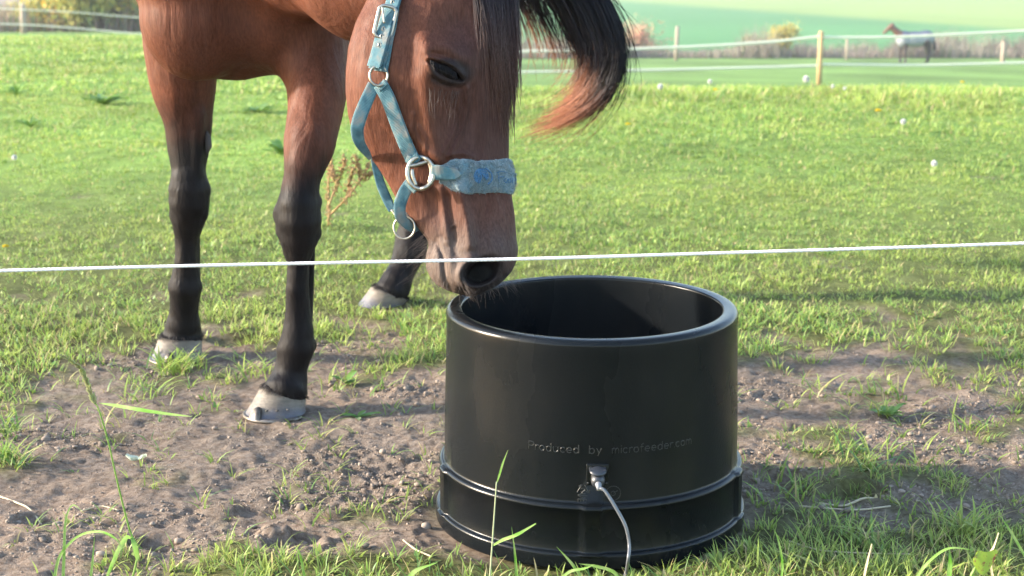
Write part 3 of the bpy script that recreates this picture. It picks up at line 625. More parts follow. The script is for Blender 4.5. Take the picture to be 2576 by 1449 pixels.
    def hoof(cor, cr, base, br, toe, tilt=.0, shoe=False):
        cor = np.array(cor); base = np.array(base); toe = np.array((*toe, 0.)); toe /= np.linalg.norm(toe); side = np.cross(toe, (0, 0, 1.))
        m = 12; k = 48; th = np.arange(k)*2*pi/k; Vv = []
        for i in range(m):
            t = i/(m-1); c = cor*(1-t)+base*t; ra = cr*(1-t)+br*t; fl = 1+.05*t**3
            if i == 0: ra *= .93
            e = np.cos(th); ln = np.where(e > 0, 1.12+.10*t, .92); tl = tilt*ra*e*(1-t)*1.0
            Vv.append(c+ra*fl*(e*ln)[:, None]*toe+ra*(np.sin(th)*(1-.06*(e < 0)))[:, None]*side+tl[:, None]*np.array((0, 0, 1.)))
        Vv = np.array(Vv); Vv[-1, :, 2] = np.maximum(.006, base[2]); V_ = Vv.reshape(-1, 3); zt = np.repeat(np.linspace(0, 1, m), k)
        I, J = np.meshgrid(np.arange(m-1), np.arange(k), indexing='ij'); Fq = np.stack([I*k+J, (I+1)*k+J, (I+1)*k+(J+1) % k, I*k+(J+1) % k], -1).reshape(-1, 4)
        V_ = np.vstack([V_, base-np.array((0, 0, .001)), cor+(0, 0, .01)]); zt = np.append(zt, (1, 0)); jj = np.arange(k)
        T3 = np.vstack([np.stack([(m-1)*k+(jj+1) % k, (m-1)*k+jj, np.full(k, m*k)], 1)[:, ::-1], np.stack([jj, (jj+1) % k, np.full(k, m*k+1)], 1)])
        cc = np.array((.165, .138, .105))*(1-zt[:, None]*.5)+np.array((.115, .108, .105))*zt[:, None]*.5; rg = 1-.10*np.sin(zt*40)[:, None]*.5
        stain = sstep(.35, .6, fbm(V_[:, 0]*28+V_[:, 1]*20, V_[:, 2]*40, 4, 3)*.5+.5)[:, None]*sstep(.3, .8, zt)[:, None]
        cc = cc*rg*(1-.7*stain)+np.array((.085, .095, .135))*.7*stain
        ho = mk('hoof', V_, [Fq, T3], hm, root, col=cc)
        nh = 300; q = rng.random(nh)*2*pi; e = np.cos(q); t5 = np.linspace(0, 1, 5); p0 = Vv[0][(q/(2*pi)*k).astype(int) % k]; o3 = p0-cor; o3[:, 2] = 0; o3 /= np.linalg.norm(o3, axis=1)[:, None]
        Cc = p0[:, None]-o3[:, None]*.006+np.array((0, 0, .010))+t5[None, :, None]*(o3*(.012+.004*rng.random((nh, 1)))+np.array((0, 0, -1.))*(.009+.006*rng.random((nh, 1)))+rng.normal(0, .003, (nh, 3)))[:, None]
        Vh, Fh = strands(Cc, np.full((nh, 5), .0008)*(1-.75*t5)); mk('coronet_hair', Vh, Fh, hair, ho, col=(.016, .013, .013))
        if shoe:
            sm = mat('worn steel shoe', (.20, .185, .17), rough=.55, metal=1, mix=(.08, .065, .05), nscale=60)
            aa = np.linspace(-2.2, 2.2, 40); ring = base+br*1.10*(np.cos(aa)*np.where(np.cos(aa) > 0, 1.12, .9))[:, None]*toe+br*1.07*np.sin(aa)[:, None]*side; ring[:, 2] = .004
            pr = [tube(ring, .006, 8)]
            td = cos(.62)*toe-sin(.62)*side; ts = cos(.62)*side+sin(.62)*toe; tp = base+(cos(.62)*1.24*toe-sin(.62)*side)*br*1.06; cl = np.array([tp+ts*dx+np.array((0, 0, dz))-td*.42*dz for dz, w in ((.004, .014), (.012, .013), (.022, .010), (.029, .004)) for dx in (-w, w)])
            clb = cl-td*.008; n4 = 4; Q = []
            for i in range(3):
                a0 = 2*i; Q += [[a0, a0+1, a0+3, a0+2], [a0+8+1, a0+8, a0+8+2, a0+8+3], [a0, a0+2, a0+10, a0+8], [a0+1, a0+9, a0+11, a0+3]]
            Q += [[6, 7, 15, 14]]; pr.append((np.vstack([cl+td*.004, clb]), [np.array(Q)]))
            for q in (1.0, 1.35, 1.7):   # clinched nails
                for s in (-1, 1):
                    p = base+br*1.0*(cos(q)*1.1*toe+s*sin(q)*side)+np.array((0, 0, .026)); pr.append(tube([p, p+toe*.006+s*side*.001], .0022, 6))
            Vv, Ff = join(pr); mk('horseshoe', Vv, Ff, sm, ho)
        return ho
    sc_ = lambda Y: Y/FPX*1.02
    hoof(atY(719, 985, 3.795), 57*sc_(3.75), np.array((*gnd(702, 1043)[:2], .004)), 72*sc_(3.7), (-.93, -.37), .30, True)
    hoof(atY(458, 846, 4.318), 54*sc_(4.3), np.array((*gnd(451, 902)[:2], .004)), 61*sc_(4.3), (-.62, -.78), .05, True)
    hoof(atY(986, 736, 4.91), 45*sc_(4.9), np.array((*gnd(966, 768)[:2], .004)), 54*sc_(4.85), (-.93, -.37), .45)
    hoof((-.085, 4.90, .088), .053, (-.10, 4.85, .004), .062, (-.75, -.66), .2)
    p = atY(519, 357, 4.24); Vv, Ff = tube([p+(0, 0, .028), p+(.004, 0, .014), p+(.005, 0, -.012), p+(.001, 0, -.030)], [.003, .009, .009, .003], 8)
    mk('chestnut', Vv, Ff, mat('horny callus', (.05, .045, .045), rough=.8, bump=.5, bscale=200), root)
    return root
# ------------------------------------------------------------------ halter
def build_halter():
    root = tag(empty('halter', tuple(h2w(1060., 440., 70.))), 'faded blue webbing halter with fleece noseband buckled on the bay horse', 'halter')
    web = bpy.data.materials.new('faded blue webbing'); web.use_nodes = True; t = web.node_tree; N = t.nodes; Lk = t.links; b = N['Principled BSDF']; b.inputs['Roughness'].default_value = .85; b.inputs['Specular IOR Level'].default_value = .2; b.inputs['Sheen Weight'].default_value = .3
    uv = N.new('ShaderNodeAttribute'); uv.attribute_name = 'Col'; tc = N.new('ShaderNodeTexCoord')
    sep = N.new('ShaderNodeSeparateColor'); Lk.new(uv.outputs['Color'], sep.inputs[0])
    n = N.new('ShaderNodeTexNoise'); n.inputs['Scale'].default_value = 38; n.inputs['Detail'].default_value = 6; Lk.new(tc.outputs['Object'], n.inputs['Vector'])
    cr = N.new('ShaderNodeValToRGB'); e = cr.color_ramp.elements; e[0].position = .36; e[0].color = (.025, .085, .115, 1); e[1].position = .52; e[1].color = (.070, .165, .195, 1); q = e.new(.68); q.color = (.18, .19, .18, 1)
    Lk.new(n.outputs[0], cr.inputs[0])
    # stitched darker edges: G = distance to edge, R = length along strap
    m1 = N.new('ShaderNodeMath'); m1.operation = 'SUBTRACT'; m1.inputs[1].default_value = .14; Lk.new(sep.outputs[1], m1.inputs[0]); m2 = N.new('ShaderNodeMath'); m2.operation = 'ABSOLUTE'; Lk.new(m1.outputs[0], m2.inputs[0])
    mr = N.new('ShaderNodeMapRange'); mr.inputs[1].default_value = .015; mr.inputs[2].default_value = .05; mr.inputs[3].default_value = .45; mr.inputs[4].default_value = 1; Lk.new(m2.outputs[0], mr.inputs[0])
    mx = N.new('ShaderNodeMix'); mx.data_type = 'RGBA'; mx.blend_type = 'MULTIPLY'; mx.inputs[0].default_value = 1; Lk.new(cr.outputs[0], mx.inputs[6]); Lk.new(mr.outputs[0], mx.inputs[7]); Lk.new(mx.outputs[2], b.inputs['Base Color'])
    sn = N.new('ShaderNodeMath'); sn.operation = 'MULTIPLY'; sn.inputs[1].default_value = 2400; Lk.new(sep.outputs[0], sn.inputs[0]); s2 = N.new('ShaderNodeMath'); s2.operation = 'SINE'; Lk.new(sn.outputs[0], s2.inputs[0])
    bp = N.new('ShaderNodeBump'); bp.inputs['Strength'].default_value = .5; bp.inputs['Distance'].default_value = .001; Lk.new(s2.outputs[0], bp.inputs['Height']); Lk.new(bp.outputs[0], b.inputs['Normal'])
    met = mat('scuffed silver metal', (.36, .335, .28), rough=.38, metal=1, mix=(.20, .16, .11), nscale=90, namp=(.5, .75), bump=.1, bscale=150)
    hole = mat('dark eyelet hole', (.02, .03, .04), rough=.9)
    def strap(name, pts, width, off=4, thick=3.2, parent=root, n=44, wsm=6, wf=None, col=None, m_=None, across=7, edge=None, under=False):
        """ribbon on the head surface; pts (u, v) or (u, v, w)"""
        P = smooth_path([(p[0], p[1]) for p in pts], n); T = np.gradient(P, axis=0); T /= np.linalg.norm(T, axis=1)[:, None]; Nn = np.stack([-T[:, 1], T[:, 0]], 1)
        wd_ = np.interp(np.linspace(0, 1, n), np.linspace(0, 1, len(np.atleast_1d(width))), np.atleast_1d(width)); s = np.linspace(-1, 1, across)
        Q = P[:, None]+Nn[:, None]*(s[None, :, None]*wd_[:, None, None]/2)
        if wf is None:
            W = surf_w(Q[..., 0].ravel(), Q[..., 1].ravel()).reshape(n, across); cm = W.max(1); ker = np.ones(wsm)/wsm
            mid = np.convolve(np.pad(cm, (wsm//2, wsm-1-wsm//2), mode='edge'), ker, 'valid'); tl = np.polyfit(s, (W-W.mean(1)[:, None]).T, 1)[0]; tl = np.convolve(np.pad(tl, (wsm//2, wsm-1-wsm//2), mode='edge'), ker, 'valid')
            W = np.maximum(W, mid[:, None]+np.clip(tl, -14, 14)[:, None]*s[None]-np.abs(tl)[:, None]*.6)+off
        else: W = np.repeat(np.interp(np.linspace(0, 1, n), np.linspace(0, 1, len(wf)), wf)[:, None], across, 1)+off
        top = h2w(Q[..., 0], Q[..., 1], W+thick*.5*(1-.35*s[None]**4)); bot = h2w(Q[..., 0], Q[..., 1], W-thick*.5)
        ln = np.concatenate([[0], np.cumsum(np.linalg.norm(np.diff(top[:, across//2], axis=0), axis=1))]); ed = 1-np.abs(s)
        c = np.zeros((n, across, 3)); c[..., 0] = ln[:, None]; c[..., 1] = ed[None]
        V = np.concatenate([top.reshape(-1, 3), bot.reshape(-1, 3)]); A = across; I, J = np.meshgrid(np.arange(n-1), np.arange(A-1), indexing='ij')
        F1 = np.stack([I*A+J, I*A+J+1, (I+1)*A+J+1, (I+1)*A+J], -1).reshape(-1, 4); F2 = F1[:, ::-1]+n*A; E = []
        for i in range(n-1): E += [[i*A, (i+1)*A, n*A+(i+1)*A, n*A+i*A], [i*A+A-1, n*A+i*A+A-1, n*A+(i+1)*A+A-1, (i+1)*A+A-1]]
        for j in range(A-1): E += [[j, n*A+j, n*A+j+1, j+1], [(n-1)*A+j, (n-1)*A+j+1, n*A+(n-1)*A+j+1, n*A+(n-1)*A+j]]
        return mk(name, V, [np.vstack([F1, F2, np.array(E)])], m_ or web, parent, col=np.vstack([c.reshape(-1, 3)]*2))
    cr_ = strap('crown_strap', [(1030, -120), (1012, -50), (1003, 0), (990, 50), (980, 90), (968, 150), (955, 192)], 38, 4, n=60)
    strap('strap_keeper', [(995, 40), (990, 80), (982, 120), (975, 160), (968, 196)], 34, 1, thick=3, parent=cr_)
    strap('strap_end', [(1001, 15), (985, 60), (976, 96), (965, 140), (951, 186)], 36, 10, thick=4, parent=cr_)
    def ringlet(u, v, r1, parent, off=14):
        w = surf_w(u, v)[0]+off; c = h2w(float(u), float(v), w); P = [c+r1*S0*(cos(a)*CR*.8+sin(a)*CU) for a in np.linspace(0, 2*pi, 20, endpoint=False)]
        V, F = tube(np.array(P), 1.6*S0, 8, True); o = mk('eyelet', V, F, met, parent)
    for u, v in ((996, 26), (975, 93), (966, 133), (971, 112)): ringlet(u, v, 4.6, cr_)
    def loop(name, pts, r, closed=True, k=12, n=80, parent=root, m_=met):
        P = smooth_path(pts+[pts[0]] if closed else pts, n)
        if closed: P = P[:-1]
        P = h2w(P[:, 0], P[:, 1], P[:, 2]); V, F = tube(P, r*S0, k, closed); return mk(name, V, F, m_, parent)
    w = surf_w(978, 76)[0]+16
    def rrect(cu, cv, a, b, rot, w, rc=12):
        out = []; c, s = cos(R_(rot)), sin(R_(rot))
        for sx, sy, a0 in ((1, -1, -90), (1, 1, 0), (-1, 1, 90), (-1, -1, 180)):
            for q in (0, 30, 60, 90):
                an = R_(a0+q); x = sx*(a-rc)+rc*cos(an); y = sy*(b-rc)+rc*sin(an); out.append((cu+x*c-y*s, cv+x*s+y*c, w))
        return out
    bk = loop('buckle', rrect(979, 76, 21, 39, 13, w, 14), 4.6, n=120)
    tg = loop('buckle_prong', [(972, 36+4, w+5), (975, 60, w+7), (977, 80, w+6)], 2.4, False, n=12, parent=bk)
    wr = surf_w(963, 206)[0]+9
    loop('round_ring', [(963+22*cos(a), 207+24*sin(a), wr) for a in np.arange(0, 2*pi, .4)], 3.2)
    strap('cheek_strap', [(966, 226), (985, 262), (1010, 330), (1030, 380), (1046, 412)], 36, 5)
    strap('strap_fold', [(961, 238), (970, 232), (982, 222)], 17, 8, n=10, thick=9)
    # throat strap wraps under the jaw
    wj = surf_w(950, 236)[0]; 
    strap('throat_strap', [(950, 226), (934, 262), (918, 300), (908, 335), (912, 365), (926, 388), (934, 402)], [30, 33, 34, 30, 20, 10], 3, wf=[wj+4, wj+4, wj+2, wj-6, wj-28, wj-62, wj-90])
    strap('jaw_strap', [(938, 400), (948, 430), (960, 470), (975, 505), (986, 530)], [10, 20, 24, 24, 18], 3, wf=[10, 0, -10, -12, -8])
    # side ring: cast oval with bars
    w = surf_w(np.array([1040, 1063, 1085]), np.array([440, 440, 440])).max()+9
    sr = loop('side_ring', [(1063+32*cos(a)-3*sin(a), 441+39*sin(a)+4*cos(a), w+(8 if cos(a) > .3 else 4)) for a in np.arange(0, 2*pi, .3)], 6.0, n=110)
    loop('ring_bar', [(1033, 424, w+4), (1050, 422, w+5), (1070, 416, w+5), (1082, 412, w+4)], 5.4, False, n=16, parent=sr)
    loop('ring_bar', [(1042, 432, w+4), (1044, 450, w+5), (1052, 472, w+4)], 5.4, False, n=16, parent=sr)
    loop('ring_bar', [(1084, 416, w+4), (1090, 440, w+5), (1084, 466, w+4)], 5.4, False, n=16, parent=sr)
    strap('strap_fold', [(1028, 404), (1044, 410), (1060, 398)], 20, 9, n=12, thick=9)
    # fleece noseband: radial wrap around the nose at constant v
    k = 150; th = np.linspace(-.10, pi+.10, k)     # angle: 0 = cheek side (+w), pi/2 = front, pi = far side
    rows = 15; sv_ = np.linspace(-1, 1, rows); Vt = np.zeros((k, rows, 3))
    fl = mat('matted blue fleece', (.095, .18, .215), rough=1, spec=.1, mix=(.165, .21, .22), nscale=60, bump=1., bscale=420, sheen=.6)
    half = lambda q: 41*(1+.035*np.sin(q*16+1)+.03*np.sin(q*31))
    inner = np.zeros((k, rows, 3))
    cu0 = 1172.
    for i, a in enumerate(th):
        q = i/(k-1); hv = half(q); vc = 449-3*np.sin(q*pi)+4*np.sin(q*9)*.6
        for j, s in enumerate(sv_):
            v = vc+s*hv; du, dw = sin(a), cos(a)
            # start on the cheek away from the ring: march along u then round the front
            rr = np.arange(170, 20, -2.); f = headf(cu0+du*rr*.9, np.full(rr.shape, v), dw*rr); ii = np.argmax(f < 0); r0 = rr[ii]+2
            pad = 4+8*(1-abs(s)**3.0)*min(1, 6*min(q, 1-q)+.2)
            Vt[i, j] = h2w(cu0+du*(r0+pad)*.9, v, dw*(r0+pad)); inner[i, j] = h2w(cu0+du*(r0)*.9, v, dw*(r0))
    # extend back along the cheek toward the side ring
    us = np.linspace(1108, 1160, 26); ext = np.zeros((26, rows, 3)); exi = ext.copy()
    for i, u in enumerate(us):
        q = i/25; hv = 21+19*sstep(0, .8, q)
        for j, s in enumerate(sv_):
            v = 444+3*q+s*hv; w = surf_w(u, v)[0]; pad = 4+8*(1-abs(s)**3)*min(1, .25+q*2); ext[i, j] = h2w(u, v, w+pad); exi[i, j] = h2w(u, v, w)
    kk = 8; Vt, inner = np.concatenate([ext, Vt[kk:]]), np.concatenate([exi, inner[kk:]])
    for it in range(3): Vt[1:-1] = .25*Vt[:-2]+.5*Vt[1:-1]+.25*Vt[2:]
    k = len(Vt); rag = rng.normal(0, .0007, (k, rows, 3)); Vt = Vt+rag; V = np.concatenate([Vt.reshape(-1, 3), inner.reshape(-1, 3)]); A = rows; I, J = np.meshgrid(np.arange(k-1), np.arange(A-1), indexing='ij')
    F1 = np.stack([I*A+J, (I+1)*A+J, (I+1)*A+J+1, I*A+J+1], -1).reshape(-1, 4); E = []
    for i in range(k-1): E += [[i*A, k*A+i*A, k*A+(i+1)*A, (i+1)*A], [i*A+A-1, (i+1)*A+A-1, k*A+(i+1)*A+A-1, k*A+i*A+A-1]]
    for j in range(A-1): E += [[j, j+1, k*A+j+1, k*A+j], [(k-1)*A+j, k*A+(k-1)*A+j, k*A+(k-1)*A+j+1, (k-1)*A+j+1]]
    nb = mk('noseband', V, [np.vstack([F1, np.array(E)])], fl, root)
    # fleece nap
    n = 5200; i = rng.integers(1, k-2, n); j = rng.integers(0, rows-1, n); f1, f2 = rng.random((2, n, 1))
    p = (Vt[i, j]*(1-f1)+Vt[i+1, j]*f1)*(1-f2)+(Vt[i, j+1]*(1-f1)+Vt[i+1, j+1]*f1)*f2; nn = p-inner[i, j]; nn /= np.linalg.norm(nn, axis=1)[:, None]+1e-9
    t = np.linspace(0, 1, 3); d = nn*.6+rng.normal(0, .6, (n, 3)); C = p[:, None]+d[:, None]*(t[None, :, None]*.0028)
    Vv, Ff = strands(C, np.full((n, 3), .00045)*(1-.5*t)); mk('nap', Vv, Ff, fl, nb)
    wb = strap('noseband_webbing', [(1090, 440), (1110, 441), (1132, 443), (1150, 444), (1164, 445)], [36, 36, 34, 30, 4], 17, n=24)
    # embroidered emblem and lettering on the noseband
    em = mat('darker blue embroidery', (.045, .135, .25), rough=.9, bump=.5, bscale=500)
    def stitch(polys, r=2.0, name='embroidery'):
        pr = []
        for pl in polys:
            P = smooth_path(pl, max(6, 6*len(pl))); W = []
            for u, v in P:
                a = Vt.reshape(-1, 3); hu, hv, hw = w2h(a); m = hw > 0; dd = (hu-u)**2+(hv-v)**2; dd[~m] = 1e9; ix = np.argsort(dd)[:4]; wt = 1/(dd[ix]+2); W.append((hw[ix]*wt).sum()/wt.sum()+1.0)
            pr.append(tube(h2w(P[:, 0], P[:, 1], np.array(W)), r*S0, 6))
        V, F = join(pr); return mk(name, V, F, em, nb)
    stitch([[(1212+d*.9*cos(a)+0, 449+d*sin(a)) for a in np.linspace(2.2, 6.6, 14)] for d in (6, 10, 14, 18)]+[[(1204, 436), (1212, 450), (1206, 466)], [(1208, 440), (1220, 446), (1226, 458)], [(1222, 428), (1236, 440), (1238, 456), (1228, 468)]], 2.3, 'emblem')
    stitch([[(1254, 436), (1256, 462)], [(1250, 438), (1262, 434), (1276, 437)], [(1256, 449), (1268, 447)], [(1274, 450), (1268, 456), (1274, 462), (1279, 452), (1280, 463)], [(1284, 450), (1284, 462)], [(1289, 462), (1289, 450), (1294, 452), (1294, 462)], [(1298, 436), (1298, 463)]], 1.1, 'lettering')
    # chin strap: from the side ring down, curling behind the chin
    wc = surf_w(1040, 470)[0]
    strap('chin_strap', [(1038, 462), (1022, 486), (1010, 516), (1010, 545), (1022, 562), (1038, 572), (1050, 568)], [30, 31, 31, 28, 24, 24, 22], 3, wf=[wc+4, wc+2, wc-4, wc-16, wc-36, wc-60, wc-72])
    strap('strap_fold', [(1026, 462), (1040, 472), (1052, 484)], 20, 9, n=12, thick=9)
    loop('lead_ring', [(1018+27*cos(a), 573+28*sin(a), 14+8*cos(a)) for a in np.arange(0, 2*pi, .3)], 2.7)
    loop('link', [(984, 528, 0), (1000, 549, 10), (1006, 556, 14), (1012, 552, 12), (1000, 532, 4)], 1.8, n=40)
    return root
# ------------------------------------------------------------------ tub
def lathe(prof, k=160, c=(0, 0, 0), mod=None):
    prof = np.array(prof); n = len(prof); th = np.arange(k)*2*pi/k; r = np.repeat(prof[:, 0:1], k, 1); z = np.repeat(prof[:, 1:2], k, 1)
    if mod is not None: r = mod(r, z, th[None])
    V = np.stack([c[0]+r*np.cos(th), c[1]+r*np.sin(th), c[2]+z], -1).reshape(-1, 3); I, J = np.meshgrid(np.arange(n-1), np.arange(k), indexing='ij'); J2 = (J+1) % k
    return V, [np.stack([I*k+J, I*k+J2, (I+1)*k+J2, (I+1)*k+J], -1).reshape(-1, 4)]
def build_tub():
    root = tag(empty('tub', (*TUB, 0)), 'large round black plastic feed tub with thick rolled rim standing on bare soil', 'tub')
    pm = mat('black moulded plastic', (.0042, .0055, .0066), rough=.34, spec=.19, mix=(.0105, .0108, .0108), nscale=5, stretch=(1, 1, .5), namp=(.45, .8), bump=.10, bscale=320, rnoise=(5, .23, .30))
    def arc(cx, cz, r, a0, a1, n=9): return [(cx+r*cos(R_(a)), cz+r*sin(R_(a))) for a in np.linspace(a0, a1, n)]
    prof = [(.296, .004)]+arc(.302, .008, .002, 200, 360, 4)+[(.3045, .010), (.3045, .028)]+arc(.2985, .031, .006, 0, 85, 7)+[(.2965, .0375), (.2955, .040), (.2955, .118)]
    prof += arc(.2905, .120, .0075, -10, 100, 9)+[(.2875, .129), (.2868, .133), (.286, .20), (.283, .30), (.2805, .40)]
    prof += arc(.270, .4165, .0115, 5, 90, 10)+[(.262, .4285), (.256, .427)]+arc(.2555, .4225, .0045, 95, 185, 6)+[(.2505, .40), (.2500, .30), (.252, .10), (.25, .035), (.24, .024), (.12, .022), (.001, .022)]
    def mod(r, z, th):
        for q in range(5):
            a = -pi/2-.03+q*2*pi/5; d = np.abs((th-a+pi) % (2*pi)-pi); rib = (1-sstep(.062, .075, d))
            r = r+rib*.0058*sstep(.031, .036, z)*(1-sstep(.126, .135, z))*(r > .27)
        return r
    V, F = lathe(prof, 300, (*TUB, 0), mod); mk('shell', V, F, pm, root)
    def onwall(s, z, off=0.):      # arc length from the front, height
        a = -pi/2+s/.286; r = np.interp(z, [.04, .118, .13, .2, .3, .4], [.2955, .2955, .287, .286, .283, .2805])+off
        return np.stack([TUB[0]+r*np.cos(a), TUB[1]+r*np.sin(a), z+0*r], -1)
    lm = mat('embossed black plastic', (.012, .014, .014), rough=.30, spec=.6)
    def emboss(polys, r=.0009, name='lettering'):
        pr = []
        for pl in polys:
            P = smooth_path(pl, max(5, 5*len(pl))); pr.append(tube(onwall(P[:, 0], P[:, 1], .0003), r, 6))
        V, F = join(pr); return mk(name, V, F, lm, root)
    def ell(cx, cy, rx, ry, a0, a1, n=9): return [(cx+rx*cos(R_(a)), cy+ry*sin(R_(a))) for a in np.linspace(a0, a1, n)]
    def rightstem(x): return [[(x+.9, 0), (x+.9, 1)]]
    # strokes in units of x-height 1; returns (strokes, advance)
    def glyph(c):
        o = [ell(.45, .5, .45, .5, 0, 360, 13)]
        g = {'P': ([[(0, 0), (0, 1.55)], [(0, 1.55), (.6, 1.55), (.95, 1.35), (.95, .95), (.6, .75), (0, .75)]], 1.25), 'r': ([[(0, 0), (0, 1)], ell(.45, .55, .45, .45, 180, 60, 5)], .8), 'o': (o, 1.2),
             'd': (o+[[(.92, 0), (.92, 1.55)]], 1.25), 'u': ([[(0, 1), (0, .4), (.2, .03), (.6, .03), (.88, .4)], [(.9, 1), (.9, 0)]], 1.25), 'c': ([ell(.45, .5, .45, .5, 45, 315, 10)], 1.1),
             'e': ([[(.02, .5), (.88, .5)], ell(.45, .5, .45, .5, 0, 310, 12)], 1.2), 'b': (o+[[(0, 0), (0, 1.55)]], 1.25), 'y': ([[(0, 1), (.42, .05)], [(.85, 1), (.42, .05), (.2, -.45)]], 1.2),
             'm': ([[(0, 0), (0, 1)], [(0, .6), (.2, .97), (.45, .97), (.6, .6), (.6, 0)], [(.6, .6), (.8, .97), (1.05, .97), (1.2, .6), (1.2, 0)]], 1.55), 'i': ([[(0, 0), (0, 1)], [(0, 1.35), (.01, 1.5)]], .35),
             'f': ([[(.2, 0), (.2, 1.2), (.35, 1.52), (.65, 1.52)], [(-.05, .98), (.55, .98)]], .85), '.': ([[(.05, 0), (.06, .08)]], .35), ' ': ([], 1.45)}
        return g[c]
    txt = 'Produced by microfeeder.com'; tot = sum(glyph(c)[1] for c in txt); x0, x1 = -.128, .190; s = (x1-x0)/tot; zb = .222; xh = .0115; pl = []; x = x0
    for c in txt:
        st, ad = glyph(c)
        for q in st: pl.append([(x+a*s*.92, zb+b*xh*.82) for a, b in q])
        x += ad*s
    emboss(pl, .00075)
    # recycling mark and round stamp
    cx, cz = -.026, .152; tri = [(cx-.014, cz-.009), (cx, cz+.016), (cx+.014, cz-.009)]
    rm = []
    for i in range(3):
        a, b_ = np.array(tri[i]), np.array(tri[(i+1) % 3]); rm.append([tuple(a+(b_-a)*.22), tuple(a+(b_-a)*.80)]); e = a+(b_-a)*.80; d = (b_-a)/np.linalg.norm(b_-a); nn = np.array((-d[1], d[0])); rm.append([tuple(e-d*.005+nn*.003), tuple(e), tuple(e-d*.005-nn*.003)])
    rm += [[(cx-.003, cz+.003), (cx, cz+.005), (cx+.003, cz+.002), (cx-.003, cz-.005), (cx+.004, cz-.005)]]
    for q in range(4): rm.append([(cx-.009+q*.005, cz-.016), (cx-.009+q*.005, cz-.021)])
    rm.append([(cx-.009, cz-.016), (cx+.007, cz-.016)])
    emboss(rm, .0008, 'recycling_mark')
    emboss([ell(.028, .147, .0135, .0135, 0, 360, 17), ell(.028, .147, .004, .004, 0, 360, 9), [(.028, .147), (.036, .152)]], .0006, 'date_stamp')
    # scratches under the rim
    scm = mat('pale scratch', (.05, .055, .06), rough=.7); pr = []
    for q in range(12):
        s0 = -.105+.10*rng.random(); z0 = .397+.008*rng.random(); P = np.array([(s0, z0), (s0+.004+.012*rng.random(), z0-.003*rng.random())]); pr.append(tube(onwall(P[:, 0], P[:, 1], .0001), .00016, 5))
    
    # socket
    sx, sz = -.001, .185; c = onwall(np.array([sx]), np.array([sz]), .004)[0]; a = -pi/2+sx/.286; Rm = np.array([[cos(a+pi/2), -sin(a+pi/2), 0], [sin(a+pi/2), cos(a+pi/2), 0], [0, 0, 1]])
    sm_ = mat('grey socket plastic', (.022, .026, .034), rough=.42)
    pl_ = bevel(mk('socket_plate', *boxm(c, (.040, .010, .040), Rm), pm, root, smooth=False), .0015)
    tube_cols = []
    cap = []
    capc = c+np.array((0, -.020, .012)); n_ = np.array((0, -.35, .94)); n_ /= np.linalg.norm(n_); ax = np.array((1., 0, 0)); ay = np.cross(n_, ax)
    th = np.arange(28)*2*pi/28; rings = [capc+n_*dz+r*(np.cos(th)[:, None]*ax+np.sin(th)[:, None]*ay*.85) for r, dz in ((.001, -.003), (.0135, -.003), (.015, -.001), (.0145, .0015), (.010, .003), (.001, .0035))]
    V = np.vstack(rings); I, J = np.meshgrid(np.arange(5), np.arange(28), indexing='ij'); F = np.stack([I*28+J, I*28+(J+1) % 28, (I+1)*28+(J+1) % 28, (I+1)*28+J], -1).reshape(-1, 4)
    mk('socket_lid', V, F, sm_, root)
    for dx in (-.0125, .0125): bevel(mk('socket_hinge', *boxm(c+np.array((dx, -.012, .013)), (.005, .022, .004)), sm_, root, smooth=False), .0008)
    for dx in (-.016, .016): mk('screw', *tube([onwall(np.array([sx+dx]), np.array([sz-.015]), .008)[0], onwall(np.array([sx+dx]), np.array([sz-.015]), .0105)[0]], .002, 10), sm_, root)
    V, F = tube([c+np.array((0, -.004, -.002)), c+np.array((0, -.016, -.003))], [.0125, .0125], 28); mk('socket_collar', V, F, pm, root)
    # cable and plug
    cb = tag(empty('power_cable', tuple(c)), 'thin grey power cable plugged into the front of the black tub', 'cable')
    P0 = c+np.array((0, -.012, -.003)); V, F = tube([P0, P0+(0, -.006, -.001), P0+(0, -.014, -.003), P0+(0, -.018, -.0045), P0+(0, -.020, -.005)], [.0115, .0125, .012, .009, .006], 24); mk('plug', V, F, mat('dark grey plug', (.026, .028, .034), rough=.42), cb)
    q0 = P0+np.array((0, -.020, -.005)); pts = [q0, q0+(.001, -.009, -.004), atY(1522, 1235, 2.762), atY(1552, 1282, 2.752), atY(1574, 1325, 2.745), atY(1583, 1370, 2.74), atY(1580, 1410, 2.725), np.array((*gnd(1574, 1452)[:2], .008)), np.array((*gnd(1560, 1500)[:2], .006)), np.array((*gnd(1500, 1640)[:2], .004)), np.array((.1, 1.2, .004))]
    V, F = tube(smooth_path(pts, 90), .0031, 12); mk('cord', V, F, mat('grey cable sheath', (.10, .105, .115), rough=.28, spec=.6), cb)
    V, F = tube([q0+(0, .004, .001), q0+(.0005, -.004, -.001), q0+(.001, -.012, -.006)], [.0065, .0055, .0036], 16); mk('strain_relief', V, F, mat('light grey rubber', (.16, .165, .18), rough=.4), cb)
    return root
